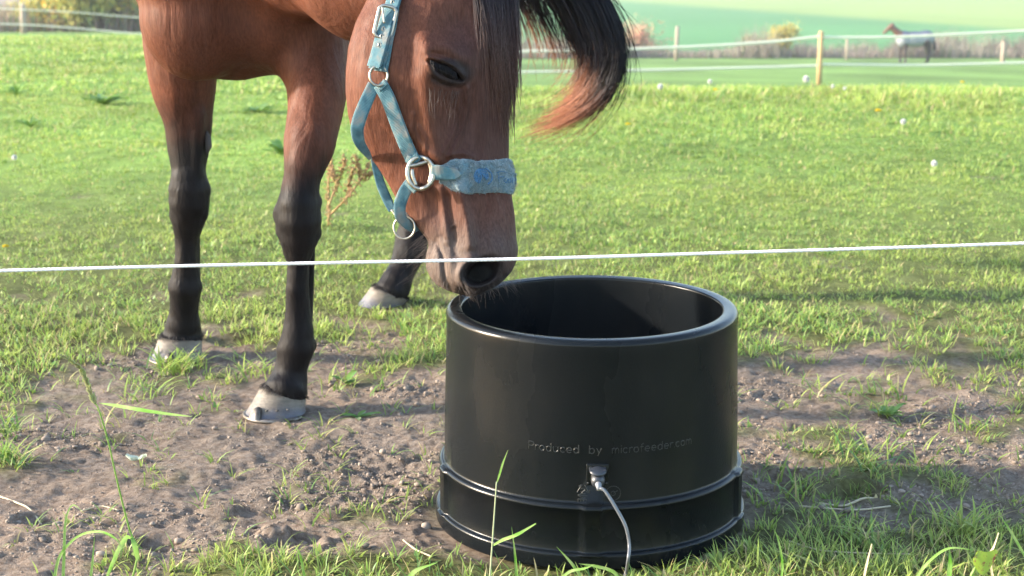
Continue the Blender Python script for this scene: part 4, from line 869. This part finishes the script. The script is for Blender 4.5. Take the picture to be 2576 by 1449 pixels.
# ------------------------------------------------------------------ rope
def build_rope():
    Yr = 2.62; A = atY(-900, 705, Yr); B = atY(3500, 587, Yr); ctrl = [atY(u, v, Yr) for u, v in ((-900, 708), (0, 681), (640, 665), (1288, 652), (1800, 637), (2576, 612), (3500, 575))]
    P = smooth_path(ctrl, 1500); T, Nn, Bn = frames(P); s = np.arange(len(P))*np.linalg.norm(P[1]-P[0]); pr = []
    wh = mat('white rope strand', (.80, .80, .82), rough=.6, mix=(.66, .65, .64), nscale=140)
    root = tag(empty('electric_rope', tuple(P[700])), 'thin twisted white fence rope running across in front of the legs and tub', 'rope')
    for q in range(3):
        ph = s*2*pi/.030+q*2*pi/3; C = P+.00135*(np.cos(ph)[:, None]*Nn+np.sin(ph)[:, None]*Bn)+.0003*rng.normal(0, 1, (len(P), 1))*0; V, F = tube(C, .00155, 7); mk('strand', V, F, wh, root)
    return root
# ------------------------------------------------------------------ clods, stones, straw
def ico(sub=1):
    import bmesh
    bm = bmesh.new(); bmesh.ops.create_icosphere(bm, subdivisions=sub, radius=1); V = np.array([v.co[:] for v in bm.verts]); F = np.array([[v.index for v in f.verts] for f in bm.faces]); bm.free(); return V, F
def build_clods():
    V0, F0 = ico(2); x, y = scatter(2.6, 4.7, 8500, .34, .2); T = turf(x, y); q = (T < .35)&(np.hypot(x-TUB[0], y-TUB[1]) > .33); x, y = x[q], y[q]
    pr = rng.random(len(x)) < .12+.88*sstep(-.1, .4, fbm(x*3, y*5, 21, 2)+.25*(y < 3.25)); x, y = x[pr], y[pr]; n = len(x)
    s = .0010+.0016*rng.random(n)+.0060*rng.random(n)**30; z = Hs(x, y); nv = len(V0)
    dirs = rng.normal(0, 1, (n, 3, 3)); jit = np.ones((n, nv))
    for k in range(3):
        d = dirs[:, k]/np.linalg.norm(dirs[:, k], axis=1)[:, None]; jit += .28*np.clip((V0@d.T).T*2-1.1, -1, 1)*rng.choice([-1, 1], n)[:, None]
    jit += rng.normal(0, .12, (n, nv)); sq = .6+.6*rng.random((n, 3)); sq[:, 2] *= .75
    V = V0[None]*jit[..., None]*s[:, None, None]*sq[:, None]; V += np.stack([x, y, z+s*.25], 1)[:, None]
    F = (F0[None]+np.arange(n)[:, None, None]*nv).reshape(-1, 3); c = np.array((.255, .203, .160))*(.65+.5*rng.random(n))[:, None]; c = np.repeat(c, nv, 0)
    tag(mk('soil_clods', V.reshape(-1, 3), F, mat('loose soil crumbs', attr=True, rough=.95, spec=.1), col=c, smooth=False), kind='stuff')
def polyblade(name, pts, w, m, parent=None, fold=.25, n=24, loc=None, bend=None):
    P = smooth_path(pts, n); T, A, B = frames(P); t = np.linspace(0, 1, n)
    wd_ = np.interp(t, np.linspace(0, 1, len(w)), w); view = P-CAM; view /= np.linalg.norm(view, axis=1)[:, None]
    S = np.cross(T, view); S /= np.linalg.norm(S, axis=1)[:, None]+1e-9; S = S+.35*view; Nn = np.cross(S, T)
    V = np.stack([P-S*wd_[:, None]/2, P+Nn*wd_[:, None]*fold*.5, P+S*wd_[:, None]/2], 1).reshape(-1, 3); i = np.arange(n-1)
    F = np.vstack([np.stack([i*3+a, i*3+a+1, i*3+a+4, i*3+a+3], 1) for a in (0, 1)])
    return (V, [F]) if name is None else mk(name, V, F, m, parent)
def build_plants():
    gA = mat('fresh green stalk', (.17, .34, .05), rough=.45, transl=.35, mix=(.27, .38, .10), nscale=12)
    gB = mat('green seed head', (.36, .42, .13), rough=.6, transl=.3, mix=(.36, .34, .17), nscale=60)
    gD = mat('dry straw', (.48, .40, .26), rough=.7, mix=(.32, .25, .16), nscale=40)
    gW = mat('pale green leaf', (.14, .33, .035), rough=.65, spec=.2, transl=.45, mix=(.34, .42, .16), nscale=25)
    # tall seeding grass at the left
    b = gnd(352, 1460); b = np.array((b[0], 2.62, 0)); Yg = 2.62
    r = tag(empty('grass_stalk', tuple(b)), 'tall leaning grass stalk with a seed head standing alone at left', 'grass stalk')
    pts = [b, atY(345, 1400, Yg), atY(325, 1330, Yg), atY(297, 1220, Yg-.01), atY(272, 1110, Yg-.02), atY(250, 1035, Yg-.03), atY(238, 1010, Yg-.03)]
    V, F = tube(smooth_path(pts, 40), np.linspace(.0019, .0012, 40), 8); mk('stem', V, F, gA, r)
    hp = smooth_path([atY(240, 1018, Yg-.03), atY(228, 985, Yg-.03), atY(214, 950, Yg-.04), atY(200, 925, Yg-.05), atY(175, 905, Yg-.07), atY(150, 893, Yg-.09)], 46); pr = []
    for i, p in enumerate(hp):
        for q in range(3):
            d = rng.normal(0, 1, 3); d /= np.linalg.norm(d); T = (hp[min(i+1, 45)]-hp[max(i-1, 0)]); T /= np.linalg.norm(T); L = .014*(1-.5*i/45)
            pr.append(tube([p, p+(T+.45*d)*L*.5, p+(T+.5*d)*L], [.0005, .0019*(1-.6*i/45), .0002], 5))
    V, F = join(pr); mk('seed_head', V, F, gB, r)
    polyblade('leaf', [atY(248, 1014, Yg-.03), atY(290, 1020, Yg-.05), atY(360, 1032, Yg-.08), atY(430, 1042, Yg-.1), atY(484, 1048, Yg-.12)], [.001, .005, .0058, .004, .0003], gW, r)
    polyblade('leaf', [atY(334, 1356, Yg), atY(318, 1352, Yg-.01), atY(300, 1380, Yg-.03), atY(282, 1420, Yg-.05), atY(262, 1470, Yg-.05)], [.002, .007, .0075, .006, .004], gW, r)
    polyblade('leaf', [atY(329, 1350, Yg), atY(338, 1370, Yg-.01), atY(345, 1400, Yg-.01), atY(343, 1412, Yg-.01)], [.002, .009, .007, .002], gA, r)
    # bowed and upright blades by its foot
    def single(label, parts, base, cat='grass blade', name='grass_sprig'):
        V, F = join([polyblade(None, p, w, None) for p, w in parts]); o = mk(name, V, F, gW, loc=tuple(base)); return tag(o, label, cat)
    y = 2.6
    single('long grass blade bowed over in an arch at the bottom left', [([atY(135, 1470, y), atY(150, 1400, y), atY(195, 1350, y), atY(250, 1337, y-.02), atY(290, 1355, y-.04), atY(305, 1375, y-.05)], [.005, .005, .004, .004, .003, .0004])], atY(135, 1470, y))
    single('upright grass blade with a curled brown tip at the bottom left', [([atY(158, 1470, y), atY(161, 1400, y), atY(163, 1330, y), atY(170, 1290, y), atY(185, 1270, y), atY(210, 1290, y-.02)], [.0055, .005, .004, .003, .0015, .0004])], atY(158, 1470, y))
    single('short upright grass blade between the bowed blade and the seeding stalk', [([atY(225, 1470, y), atY(232, 1420, y), atY(238, 1345, y)], [.005, .004, .0004])], atY(225, 1470, y))
    # stalk in front of the tub
    Y2 = 2.60; b = gnd(1232, 1500); r = tag(empty('grass_stalk', tuple(atY(1230, 1480, Y2))), 'thin pale grass stalk standing upright in front of the tub', 'grass stalk')
    V, F = tube(smooth_path([atY(1230, 1480, Y2), atY(1236, 1400, Y2), atY(1243, 1300, Y2), atY(1249, 1212, Y2)], 30), np.linspace(.0015, .0009, 30), 8); mk('stem', V, F, mat('pale stem', (.42, .45, .26), rough=.5, transl=.2), r)
    polyblade('leaf', [atY(1250, 1214, Y2), atY(1256, 1195, Y2), atY(1265, 1165, Y2), atY(1278, 1132, Y2)], [.0015, .0035, .003, .0003], gW, r)
    polyblade('leaf', [atY(1240, 1372, Y2), atY(1265, 1358, Y2-.02), atY(1300, 1345, Y2-.04), atY(1348, 1317, Y2-.05)], [.003, .0052, .0055, .002], gW, r)
    for lab, P, w in [('narrow upright grass blade just right of the pale stalk before the tub', [(1302, 1480), (1296, 1400), (1287, 1325)], [.006, .004, .0004]),
                      ('grass blade leaning left before the tub near the cable', [(1480, 1480), (1440, 1420), (1400, 1375)], [.005, .005, .0004]),
                      ('brown tipped grass blade arching right at the foot of the tub', [(1390, 1480), (1430, 1440), (1470, 1430), (1495, 1420)], [.005, .005, .004, .0004]),
                      ('broad blade curling left at the foot of the cable', [(1570, 1480), (1545, 1440), (1500, 1425), (1456, 1418)], [.006, .006, .005, .0004]),
                      ('tall curved grass blade right of the tub near the bottom edge', [(1962, 1480), (1968, 1420), (1958, 1360), (1946, 1328)], [.004, .004, .003, .0004]),
                      ('long thin grass blade leaning left at the bottom right corner', [(2590, 1420), (2550, 1350), (2515, 1295)], [.004, .0045, .0004]),
                      ('broad bright grass blade upright near the bottom right', [(2384, 1480), (2390, 1420), (2388, 1383)], [.009, .008, .0006]),
                      ('long grass blade bent over to the right near the bottom right', [(2290, 1480), (2330, 1420), (2385, 1380), (2450, 1384)], [.004, .005, .004, .0004]),
                      ('grass blade leaning right left of the tub foot', [(770, 1480), (756, 1400), (740, 1370)], [.004, .004, .0004]),
                      ('broad pale grass blade lying toward the tub at the bottom edge', [(1010, 1490), (1040, 1440), (1100, 1415)], [.004, .008, .0008])]:
        yy = 2.62; pts = [atY(u, v, yy-.01*i) for i, (u, v) in enumerate(P)]; single(lab, [(pts, w)], pts[0])
    for lab, P in [('dry kinked straw stem sticking up at the bottom right', [(2168, 1480), (2180, 1420), (2193, 1368)]), ('pale withered grass blade standing by the spotted leaf', [(2500, 1470), (2490, 1400), (2500, 1375), (2512, 1340)])]:
        pts = [atY(u, v, 2.62) for u, v in P]; V, F = polyblade(None, pts, [.004, .004, .0015], None); tag(mk('straw', V, F, gD, loc=tuple(pts[0])), lab, 'straw')
    for lab, P, rr in [('bent dry twig lying on bare soil at the left edge', [(0, 1248), (45, 1270), (75, 1285), (108, 1306)], .0021), ('short pale straw lying on the soil right of the left edge twig', [(205, 1300), (255, 1286), (298, 1298)], .0014),
                       ('dry grass stem lying across the grass at the bottom right', [(1985, 1370), (2060, 1392), (2160, 1400), (2290, 1402)], .0014), ('pale straw on the soil right of the tub', [(2010, 1276), (2080, 1283), (2160, 1287), (2240, 1275)], .0020),
                       ('short thick straw beside the pale straw right of the tub', [(2060, 1268), (2120, 1272), (2170, 1262), (2200, 1250)], .0024), ('dry forked root on the soil left of the tub foot', [(1015, 1372), (1045, 1395), (1085, 1415)], .0018)]:
        pts = []
        for u, v in P: p = gnd(u, v); p[2] = Hs(p[0:1], p[1:2])[0]+.004; pts.append(p)
        V, F = tube(smooth_path(pts, 20), rr, 6); tag(mk('straw' if 'twig' not in lab and 'root' not in lab else 'twig', V, F, gD, loc=tuple(pts[0])), lab, 'straw' if 'twig' not in lab and 'root' not in lab else 'twig')
    # white crumpled leaf scrap on the soil
    p = gnd(343, 1158); p[2] = Hs(p[0:1], p[1:2])[0]+.004; g = 14; X, Yq = np.meshgrid(np.linspace(-1, 1, g), np.linspace(-1, 1, 8), indexing='ij')
    Z = .004+.007*vnoise(X*2.3, Yq*2, 3)+.004*X**2; V = np.stack([p[0]+X*.022, p[1]+Yq*.012*(1-.5*X**2), p[2]+Z], -1).reshape(-1, 3); I, J = np.meshgrid(np.arange(g-1), np.arange(7), indexing='ij')
    o = mk('dry_leaf', V, np.stack([I*8+J, (I+1)*8+J, (I+1)*8+J+1, I*8+J+1], -1).reshape(-1, 4), mat('bleached leaf', (.55, .60, .48), rough=.8, transl=.2, mix=(.35, .42, .3), nscale=80), loc=tuple(p)); tag(o, 'small bleached crumpled leaf lying on the bare soil below the left hoof', 'leaf')
    # spotted leaf bottom right
    p = atY(2478, 1412, 2.6); g = 16; X, Yq = np.meshgrid(np.linspace(-1, 1, g), np.linspace(-1, 1, 10), indexing='ij'); wd_ = np.sqrt(np.clip(1-X**2*.98, 0, 1))
    V = p+np.stack([X*.020+.004*Yq, Yq*.006+.004*X, Yq*wd_*.018+.006*X*X-.004*np.cos(X*3)], -1); I, J = np.meshgrid(np.arange(g-1), np.arange(9), indexing='ij')
    o = mk('spotted_leaf', V.reshape(-1, 3), np.stack([I*10+J, (I+1)*10+J, (I+1)*10+J+1, I*10+J+1], -1).reshape(-1, 4), mat('yellow green spotted leaf', (.28, .38, .03), rough=.4, transl=.4, mix=(.22, .05, .03), nscale=110, namp=(.52, .64)), loc=tuple(p))
    tag(o, 'yellow green leaf with reddish spots on a stem at the bottom right', 'leaf')
    V, F = tube([p+(-.012, 0, -.004), atY(2445, 1445, 2.6), atY(2430, 1500, 2.6)], [.002, .003, .003], 7); mk('leaf_stalk', V, F, gA, o)
    # broad-leaved rosettes
    lm = mat('dock leaf', (.09, .22, .04), rough=.4, transl=.35, mix=(.20, .30, .06), nscale=18)
    def rosette(u, v, n, L, W, label, up=.6, name='dock_plant', seed=0):
        rg = np.random.default_rng(seed); n, L, W = (int(n*2.4), L*.62, W*.55) if name == 'dock_plant' else (n, L, W); b = gnd(u, v); b[2] = Hs(b[0:1], b[1:2])[0]; root = tag(empty(name, tuple(b)), label, 'plant'); pr = []
        for i in range(n):
            a = i*2.4+rg.random()*.6; d = np.array((cos(a), sin(a), 0)); l = L*(.6+.6*rg.random()); e = up*(.4+rg.random()); t = np.linspace(0, 1, 9)
            P = b+d*(l*t)[:, None]*(1-.2*e)+np.array((0, 0, 1.))*(l*e*(t-.55*t**2))[:, None]; sd = np.cross(d, (0, 0, 1)); w = W*(.6+.6*rg.random())*np.sin(np.clip(t*1.02, 0, 1)*pi)**.7+.001
            V = np.stack([P-sd*w[:, None]/2+(0, 0, .15*W), P, P+sd*w[:, None]/2+(0, 0, .15*W)], 1).reshape(-1, 3); k = np.arange(8); F = np.vstack([np.stack([k*3+q, k*3+q+1, k*3+q+4, k*3+q+3], 1) for q in (0, 1)])
            mk('leaf', V, F, lm, root)
        return root
    rosette(708, 392, 12, .16, .05, 'broad-leaved green dock plant behind the left foreleg of the horse', 1.1, seed=1)
    rosette(262, 262, 9, .26, .07, 'dark green dock clump in the sunlit pasture at upper left', .7, seed=2)
    rosette(75, 320, 8, .16, .04, 'small reddish dock clump near the left edge of the pasture', .8, seed=3)
    rosette(42, 238, 8, .2, .04, 'withered weed clump highest up at the left edge of the pasture', .9, seed=4)
    rosette(650, 282, 8, .2, .06, 'dark green weed clump seen between the forelegs', .5, seed=5)
    rosette(870, 968, 6, .045, .018, 'small pale rosette on the soil right of the front hoof', .8, 'weed_rosette', seed=6)
    rosette(2238, 1050, 9, .05, .02, 'bright green rosette on the bare soil at right', .9, 'weed_rosette', seed=7)
    rosette(900, 1050, 6, .05, .016, 'flat dark rosette on the soil halfway between hoof and tub', .4, 'weed_rosette', seed=8)
    # dead dock stem, rusty brown
    b = gnd(825, 578); rd = mat('rusty dead stem', (.24, .13, .07), rough=.9, mix=(.30, .22, .08), nscale=30); root = tag(empty('dead_weed', tuple(b)), 'rusty brown branching dead weed stem between the horse and its halter', 'weed')
    Yb = b[1]
    for P in ([(825, 578), (828, 540), (826, 470), (833, 400)], [(826, 520), (845, 470), (860, 430), (868, 395)], [(826, 545), (870, 500), (905, 455), (930, 410)], [(905, 455), (900, 420), (893, 392)], [(850, 470), (838, 440), (832, 418)], [(870, 500), (880, 460), (888, 420)], [(905, 455), (925, 440), (948, 425)]):
        pts = smooth_path([atY(u, v, Yb+.05*rng.normal()*(v < 570)) for u, v in P], 16); pr = [tube(pts, np.linspace(.0045, .003, 16), 6)]
        for p in pts[4:]:
            for q in range(7): d = rng.normal(0, 1, 3)*.0075; pr.append((ico1[0]*.0042+p+d, [ico1[1]]))
        V, F = join(pr); mk('branch', V, F, rd, root)
ico1 = ico(1)
def build_flowers():
    ym = mat('yellow dandelion florets', (.85, .66, .02), rough=.7, transl=.2); wm = mat('white dandelion clock', (.82, .82, .80), rough=.9, transl=.4); sm = mat('dandelion stalk', (.30, .36, .12), rough=.5, transl=.2)
    def flower(u, v, h, kind, label, r=.018, Y=None, lean=0):
        t = atY(u, v, Y) if Y else gnd(u, v, h); b = np.array((t[0]-lean, t[1], 0.)); b[2] = Hs(b[0:1], b[1:2])[0]; r = r*.72; root = tag(empty('dandelion_'+('clock' if kind else 'flower'), tuple(b)), label, 'dandelion', 'dandelions in the pasture')
        V, F = tube(smooth_path([b, (b+t)/2+(.3*lean*.2, 0, 0), t], 8), .0022, 6); mk('stalk', V, F, sm, root); n = 160 if kind else 70; pr = []
        d = rng.normal(0, 1, (n, 3)); d /= np.linalg.norm(d, axis=1)[:, None]
        if kind:
            C = t+d[:, None]*(np.linspace(.1, 1, 4)[None, :, None]*r); V, F = strands(C, np.repeat(np.array([[.0006, .0008, .0016, .0024]]), n, 0)*r/.018); mk('seed_globe', V, F, wm, root)
        else:
            d[:, 2] = np.abs(d[:, 2])*.5+.1; C = t+d[:, None]*(np.linspace(.1, 1, 4)[None, :, None]*r); V, F = strands(C, np.repeat(np.array([[.002, .002, .0025, .002]]), n, 0)); mk('petals', V, F, ym, root)
    flower(2028, 199, 0, 1, 'white dandelion clock on a tall stalk left of the wooden fence post', .034, 12.0, -.09*-1)
    flower(1786, 205, 0, 1, 'white dandelion clock on the crest near the tail side of the pasture', .022, 11.8)
    flower(1661, 218, 0, 1, 'white dandelion clock nearest the tail on the crest', .028, 11.6)
    flower(2095, 217, 0, 1, 'small faint dandelion clock on the crest just right of the fence post', .018, 11.7)
    flower(2125, 222, 0, 1, 'lowest of the small dandelion clocks right of the fence post', .018, 11.6)
    flower(2272, 306, .06, 1, 'dandelion clock in the sunny grass at the right below the crest', .022)
    flower(2350, 411, .06, 1, 'dandelion clock alone in the middle of the right pasture', .020)
    flower(36, 396, .05, 1, 'dandelion clock at the left edge of the pasture', .018)
    flower(1800, 226, 0, 0, 'yellow dandelion flower on the crest left of the fence post', .024, 11.4)
    flower(2421, 207, 0, 0, 'yellow dandelion flower on the crest below the horse in the rug', .024, 11.8)
    flower(2210, 279, .06, 0, 'yellow dandelion flower below the crest at the right', .028)
    flower(1580, 313, .05, 0, 'yellow dandelion flower just below the tail tips', .022)
    flower(14, 620, .03, 0, 'yellow dandelion flower at the left edge above the rope', .016)
# ------------------------------------------------------------------ background
def build_far():
    wood = mat('pale peeled post', (.50, .32, .14), rough=.8, mix=(.38, .25, .13), nscale=8, stretch=(3, 3, .4)); grey = mat('weathered post', (.30, .24, .18), rough=.9); tp = mat('cream fence tape', (.68, .66, .52), rough=.7)
    def post(u, vb, vt, Y, r, label, m, lean=0):
        t = atY(u, vt, Y); b = atY(u+lean, vb, Y); z = Hs(b[0:1], b[1:2])[0]; b = np.array((b[0], b[1], z-.1))
        V, F = tube([b, b*.5+t*.5, t-(0, 0, .02), t], [r*1.05, r, r*.97, r*.7], 14); return tag(mk('fence_post', V, F, m, loc=tuple(b)), label, 'post', 'posts of the pasture fence'), t
    post(2066, 215, 78, 33, .05, 'pale wooden fence post standing behind the crest in front of the rugged horse', wood, -6)
    post(1705, 112, 66, 88, .10, 'faint pale post in the dry grass strip right of the tail', grey, -4)
    post(2132, 150, 92, 90, .07, 'faint whitish post just right of the wooden fence post', grey, -3)
    post(2526, 158, 105, 76, .10, 'pale short fence post near the right edge beyond the tape', grey, -4)
    post(57, 95, 10, 61, .10, 'pale wooden post in the far fence at upper left', grey, 3)
    def tape(P, Y, h, label, name='fence_tape', g='horizontal tapes of the pasture fence'):
        C = smooth_path([atY(u, v, Y) for u, v in P], 60); V = np.concatenate([C+(0, 0, h/2), C-(0, 0, h/2), C+(0, .004, h/2), C+(0, .004, -h/2)]); n = 60; i = np.arange(n-1)
        F = np.vstack([np.stack([i, i+1, n+i+1, n+i], 1), np.stack([2*n+i, 3*n+i, 3*n+i+1, 2*n+i+1], 1), np.stack([i, 2*n+i, 2*n+i+1, i+1], 1), np.stack([n+i, n+i+1, 3*n+i+1, 3*n+i], 1)]); tag(mk(name, V, F, tp, loc=tuple(C[30])), label, 'tape', g)
    tape([(600, 150), (1200, 132), (1500, 126), (1750, 117), (1930, 106), (2063, 92)], 33, .055, 'upper cream fence tape sagging left from the wooden post')
    tape([(2063, 94), (2200, 94), (2350, 89), (2576, 78), (2900, 62)], 33, .055, 'upper cream fence tape running right from the wooden post')
    tape([(600, 200), (1200, 184), (1600, 177), (1850, 171), (2063, 165)], 33, .05, 'lower cream fence tape left of the wooden post')
    tape([(2063, 162), (2300, 164), (2450, 161), (2576, 158), (2900, 150)], 33, .05, 'lower cream fence tape right of the wooden post')
    tape([(-300, 10), (57, 24), (200, 32), (364, 45), (900, 80)], 58, .035, 'upper thin fence tape before the autumn hedge at upper left')
    tape([(-300, 50), (57, 62), (200, 72), (380, 87), (900, 120)], 58, .045, 'lower thin fence tape before the autumn hedge at upper left')
    # dry rough strip between pasture and crop
    n = 26000; x = -30+rng.random(n)*80; y = 93.5+rng.random(n)*7+.0*x; x = np.where(rng.random(n) < .2, x, x); z = Hbase(x, y); h = (.5+.75*rng.random(n))*(1+.5*fbm(x*.22, y*.1, 5, 3)); h = h*(.55+.9*sstep(-.3, .3, fbm(x*.35, y*.2, 25, 3))); h = np.maximum(h, .2)
    V, F, t = blades(np.stack([x, y, z-.05], 1), h, .03+.05*rng.random(n), .1+.5*rng.random(n), rng.random(n)*2*pi, 2)
    k = (.5+.5*fbm(x*.3, y*.2, 15, 3)+.2*rng.normal(0, 1, n)).clip(0, 1)[:, None]; c = np.array((.20, .155, .13))*(1-k)+np.array((.33, .29, .22))*k; gq = rng.random(n)[:, None] < .12; c = np.where(gq, np.array((.16, .22, .10)), c); c = np.repeat(c[:, None], 6, 1).reshape(-1, 3)
    dm = mat('dry tall weeds', attr=True, rough=.9, transl=.3); tag(mk('dry_grass', V, F, dm, col=c), kind='stuff')
    n = 9000; x = -30+rng.random(n)*18; y = 66+rng.random(n)*12; z = Hbase(x, y); V, F, t = blades(np.stack([x, y, z-.05], 1), .6+.9*rng.random(n), .03+.05*rng.random(n), .1+.5*rng.random(n), rng.random(n)*2*pi, 2)
    c = np.array((.34, .25, .20))*(.7+.5*rng.random(n))[:, None]; c = np.where(rng.random(n)[:, None] < .35, np.array((.17, .22, .11)), c); tag(mk('dry_grass', V, F, dm, col=np.repeat(c[:, None], 6, 1).reshape(-1, 3)), kind='stuff')
    bark = mat('hedge bark', (.12, .09, .07), rough=.9)
    def shrub(x, y, w, h, n, cols, label, leaf=.09, name='shrub', g='shrubs of the hedge'):
        z = Hbase(np.array([x]), np.array([y]))[0]; b = np.array((x, y, z)); root = tag(empty(name, tuple(b)), label, 'shrub', g); pr = []; tips = []
        for q in range(7):
            a = rng.random()*2*pi; e = np.array((cos(a)*w*.35, sin(a)*w*.3, h*(.55+.35*rng.random()))); P = [b, b+e*.4+rng.normal(0, .05, 3), b+e]; tips.append(b+e); pr.append(tube(smooth_path(P, 8), np.linspace(.05, .012, 8)*h/3, 6))
        V, F = join(pr); mk('trunk', V, F, bark, root)
        cl = b+np.stack([rng.normal(0, .36, 42)*w*.6, rng.normal(0, .3, 42)*w*.5, h*(.12+.85*rng.random(42)**.8)], 1); i = rng.integers(0, 42, n); sz = .11*w*(1+rng.random(42)); p = cl[i]+rng.normal(0, 1, (n, 3))*sz[i][:, None]*.8; p[:, 2] = np.maximum(p[:, 2], z+.05)
        d1 = rng.normal(0, 1, (n, 3)); d1 /= np.linalg.norm(d1, axis=1)[:, None]; d2 = np.cross(d1, rng.normal(0, 1, (n, 3))); d2 /= np.linalg.norm(d2, axis=1)[:, None]; L = leaf*(.6+.8*rng.random(n))[:, None]
        V = np.stack([p-d1*L, p+d2*L*.6, p+d1*L, p-d2*L*.6], 1).reshape(-1, 3); F = np.arange(4*n).reshape(-1, 4); cc = np.array(cols); ck = (np.arange(42) % len(cc)); c = cc[ck][i]*1.5*(.7+.6*rng.random(n))[:, None]
        mk('crown', V, F, dmL, root, smooth=False, col=np.repeat(c, 4, 0))
    dmL = mat('shrub leaves', attr=True, rough=.6, transl=.3)
    Yh = 66
    for i, (u, w, h, cols, lab) in enumerate([(125, 2.2, 2.9, [(.40, .27, .05), (.30, .26, .06), (.22, .24, .07)], 'orange yellow autumn shrub at the left end of the hedge'), (205, 2.2, 3.2, [(.30, .27, .06), (.18, .22, .06)], 'yellow green shrub second from the left in the hedge'),
                                              (285, 2.3, 3.3, [(.38, .28, .05), (.18, .22, .07), (.14, .18, .06)], 'tall shrub with a few golden clumps in the middle of the hedge'), (365, 2.3, 3.1, [(.22, .24, .06), (.14, .18, .06)], 'olive green hedge shrub partly behind the horse chest'), (450, 2.3, 3.0, [(.2, .22, .06), (.13, .17, .06)], 'dark olive hedge shrub behind the horse body'), (245, 2.0, 2.6, [(.16, .2, .07), (.2, .2, .07)], 'low green shrub in the hedge behind the golden one')]):
        x = (u-1288)/FPX*Yh*1.0; shrub(x, Yh+rng.random()*3, w, h, 6500, cols, lab)
    for u, v, Y, w, h, cols, lab in [(1960, 98, 97, 1.5, 1.9, [(.36, .28, .07), (.28, .26, .08)], 'small ochre bush in the dry strip left of the wooden post'), (1598, 90, 98, 2.4, 1.7, [(.36, .17, .12), (.30, .22, .12)], 'reddish bush just right of the tail'), (1885, 98, 98, .8, 1.1, [(.25, .24, .12)], 'tiny bush left of the ochre bush')]:
        shrub((u-1288)/FPX*Y, Y, w, h, 2200, cols, lab, .08, 'bush', 'bushes in the dry strip')
    # horse with rug
    Yh = 80; q = at(2300, 150, Yh/cos(PITCH)*1.0); ox = (2292-1288)/FPX*Yh*1.0; oz = Hbase(np.array([ox]), np.array([float(Yh)]))[0]; o = np.array((ox, Yh, oz))
    P = lambda x, z, y=0: (x, y, z)
    pr = [EL((0, 0, 1.12), (.82, .30, .34), 0, 0, .1), EL((.55, 0, 1.18), (.36, .28, .33), 0, 0, .1), EL((-.55, 0, 1.15), (.34, .27, .36), 0, 0, .1)]
    pr += [RC(P(-.65, 1.3), P(-1.15, 1.72), .21, .12, .08), RC(P(-1.12, 1.76), P(-1.42, 1.50), .125, .075, .05), RC(P(-1.42, 1.5), P(-1.5, 1.42), .075, .06, .03), RC(P(-1.1, 1.82, .06), P(-1.07, 1.95, .07), .04, .01, .02), RC(P(-1.1, 1.82, -.06), P(-1.07, 1.95, -.07), .04, .01, .02)]
    for x, y, e in ((-.6, .15, 0), (-.45, -.15, .03)): pr += chain([(P(x, .95, y), .13), (P(x, .5, y), .065), (P(x+e, .3, y), .042), (P(x+e, .08, y), .055), (P(x-.05+e, .02, y), .07)], .05)
    for x, y in ((.68, .15), (.55, -.15)): pr += chain([(P(x, 1.0, y), .20), (P(x+.05, .75, y), .11), (P(x+.12, .52, y), .07), (P(x+.08, .25, y), .045), (P(x+.06, .08, y), .055), (P(x, .02, y), .07)], .05)
    pr += [RC(P(.88, 1.35), P(1.0, .7), .05, .09, .04)]
    V, Q = polygonise(field(pr), (-1.7, -.5, 0), (1.2, .5, 2.05), .035); V = V+o; z = V[:, 2]-oz
    bk = np.array((.03, .02, .02)); br = np.array((.12, .05, .03)); k = sstep(.9, 1.3, z)[:, None]; k = np.where((V[:, 0]-ox > .7)[:, None], 0, k)
    root = tag(empty('horse', tuple(o)), 'dark horse in a grey rug standing far off before the dry grass strip', 'horse'); mk('body', V, Q, mat('far horse coat', attr=True, rough=.6), root, col=bk*(1-k)+br*k)
    rp = [EL((.02, 0, 1.13), (.88, .34, .38), 0, 0, .1), EL((.55, 0, 1.2), (.41, .32, .36), 0, 0, .1), EL((-.52, 0, 1.14), (.36, .31, .40), 0, 0, .1)]; f0 = field(rp)
    def fr(Pp, cc, rad): d = f0(Pp, cc, rad); d2 = np.maximum(d, -(d+.03)); return np.maximum(d2, .72+.1*np.abs(Pp[:, 0])**2*0-Pp[:, 2])
    V, Q = polygonise(fr, (-1.1, -.55, .6), (1.2, .55, 1.75), .028); z = V[:, 2]; c = np.where((z > 1.3)[:, None], np.array((.09, .10, .15)), np.array((.26, .27, .29))); mk('rug', V+o, Q, mat('grey horse rug', attr=True, rough=.8), root, col=c)
def build_haze():
    m = bpy.data.materials.new('thin autumn haze'); m.use_nodes = True; t = m.node_tree; t.nodes.remove(t.nodes['Principled BSDF']); v = t.nodes.new('ShaderNodeVolumePrincipled'); v.inputs['Color'].default_value = (.93, .96, 1, 1); v.inputs['Density'].default_value = .0006; v.inputs['Anisotropy'].default_value = .25
    t.links.new(v.outputs[0], t.nodes['Material Output'].inputs['Volume']); V, F = boxm((0, 300, 6), (1500, 760, 70)); tag(mk('haze', V, F, m, smooth=False), kind='stuff')
import time; _t = time.time()
def step(n): 
    global _t; print('STEP', n, round(time.time()-_t, 1)); _t = time.time()
import os
SK = os.environ.get('SKIP', '').split(',')
build_ground(); step('ground')
if 'grass' not in SK: build_grass(); step('grass')
build_tub(); step('tub')
if 'horse' not in SK: build_horse(); step('horse'); build_halter(); step('halter')
build_rope(); build_clods(); step('rope clods')
build_plants(); build_flowers(); step('plants')
build_far(); step('far')
if 'haze' not in SK: build_haze()
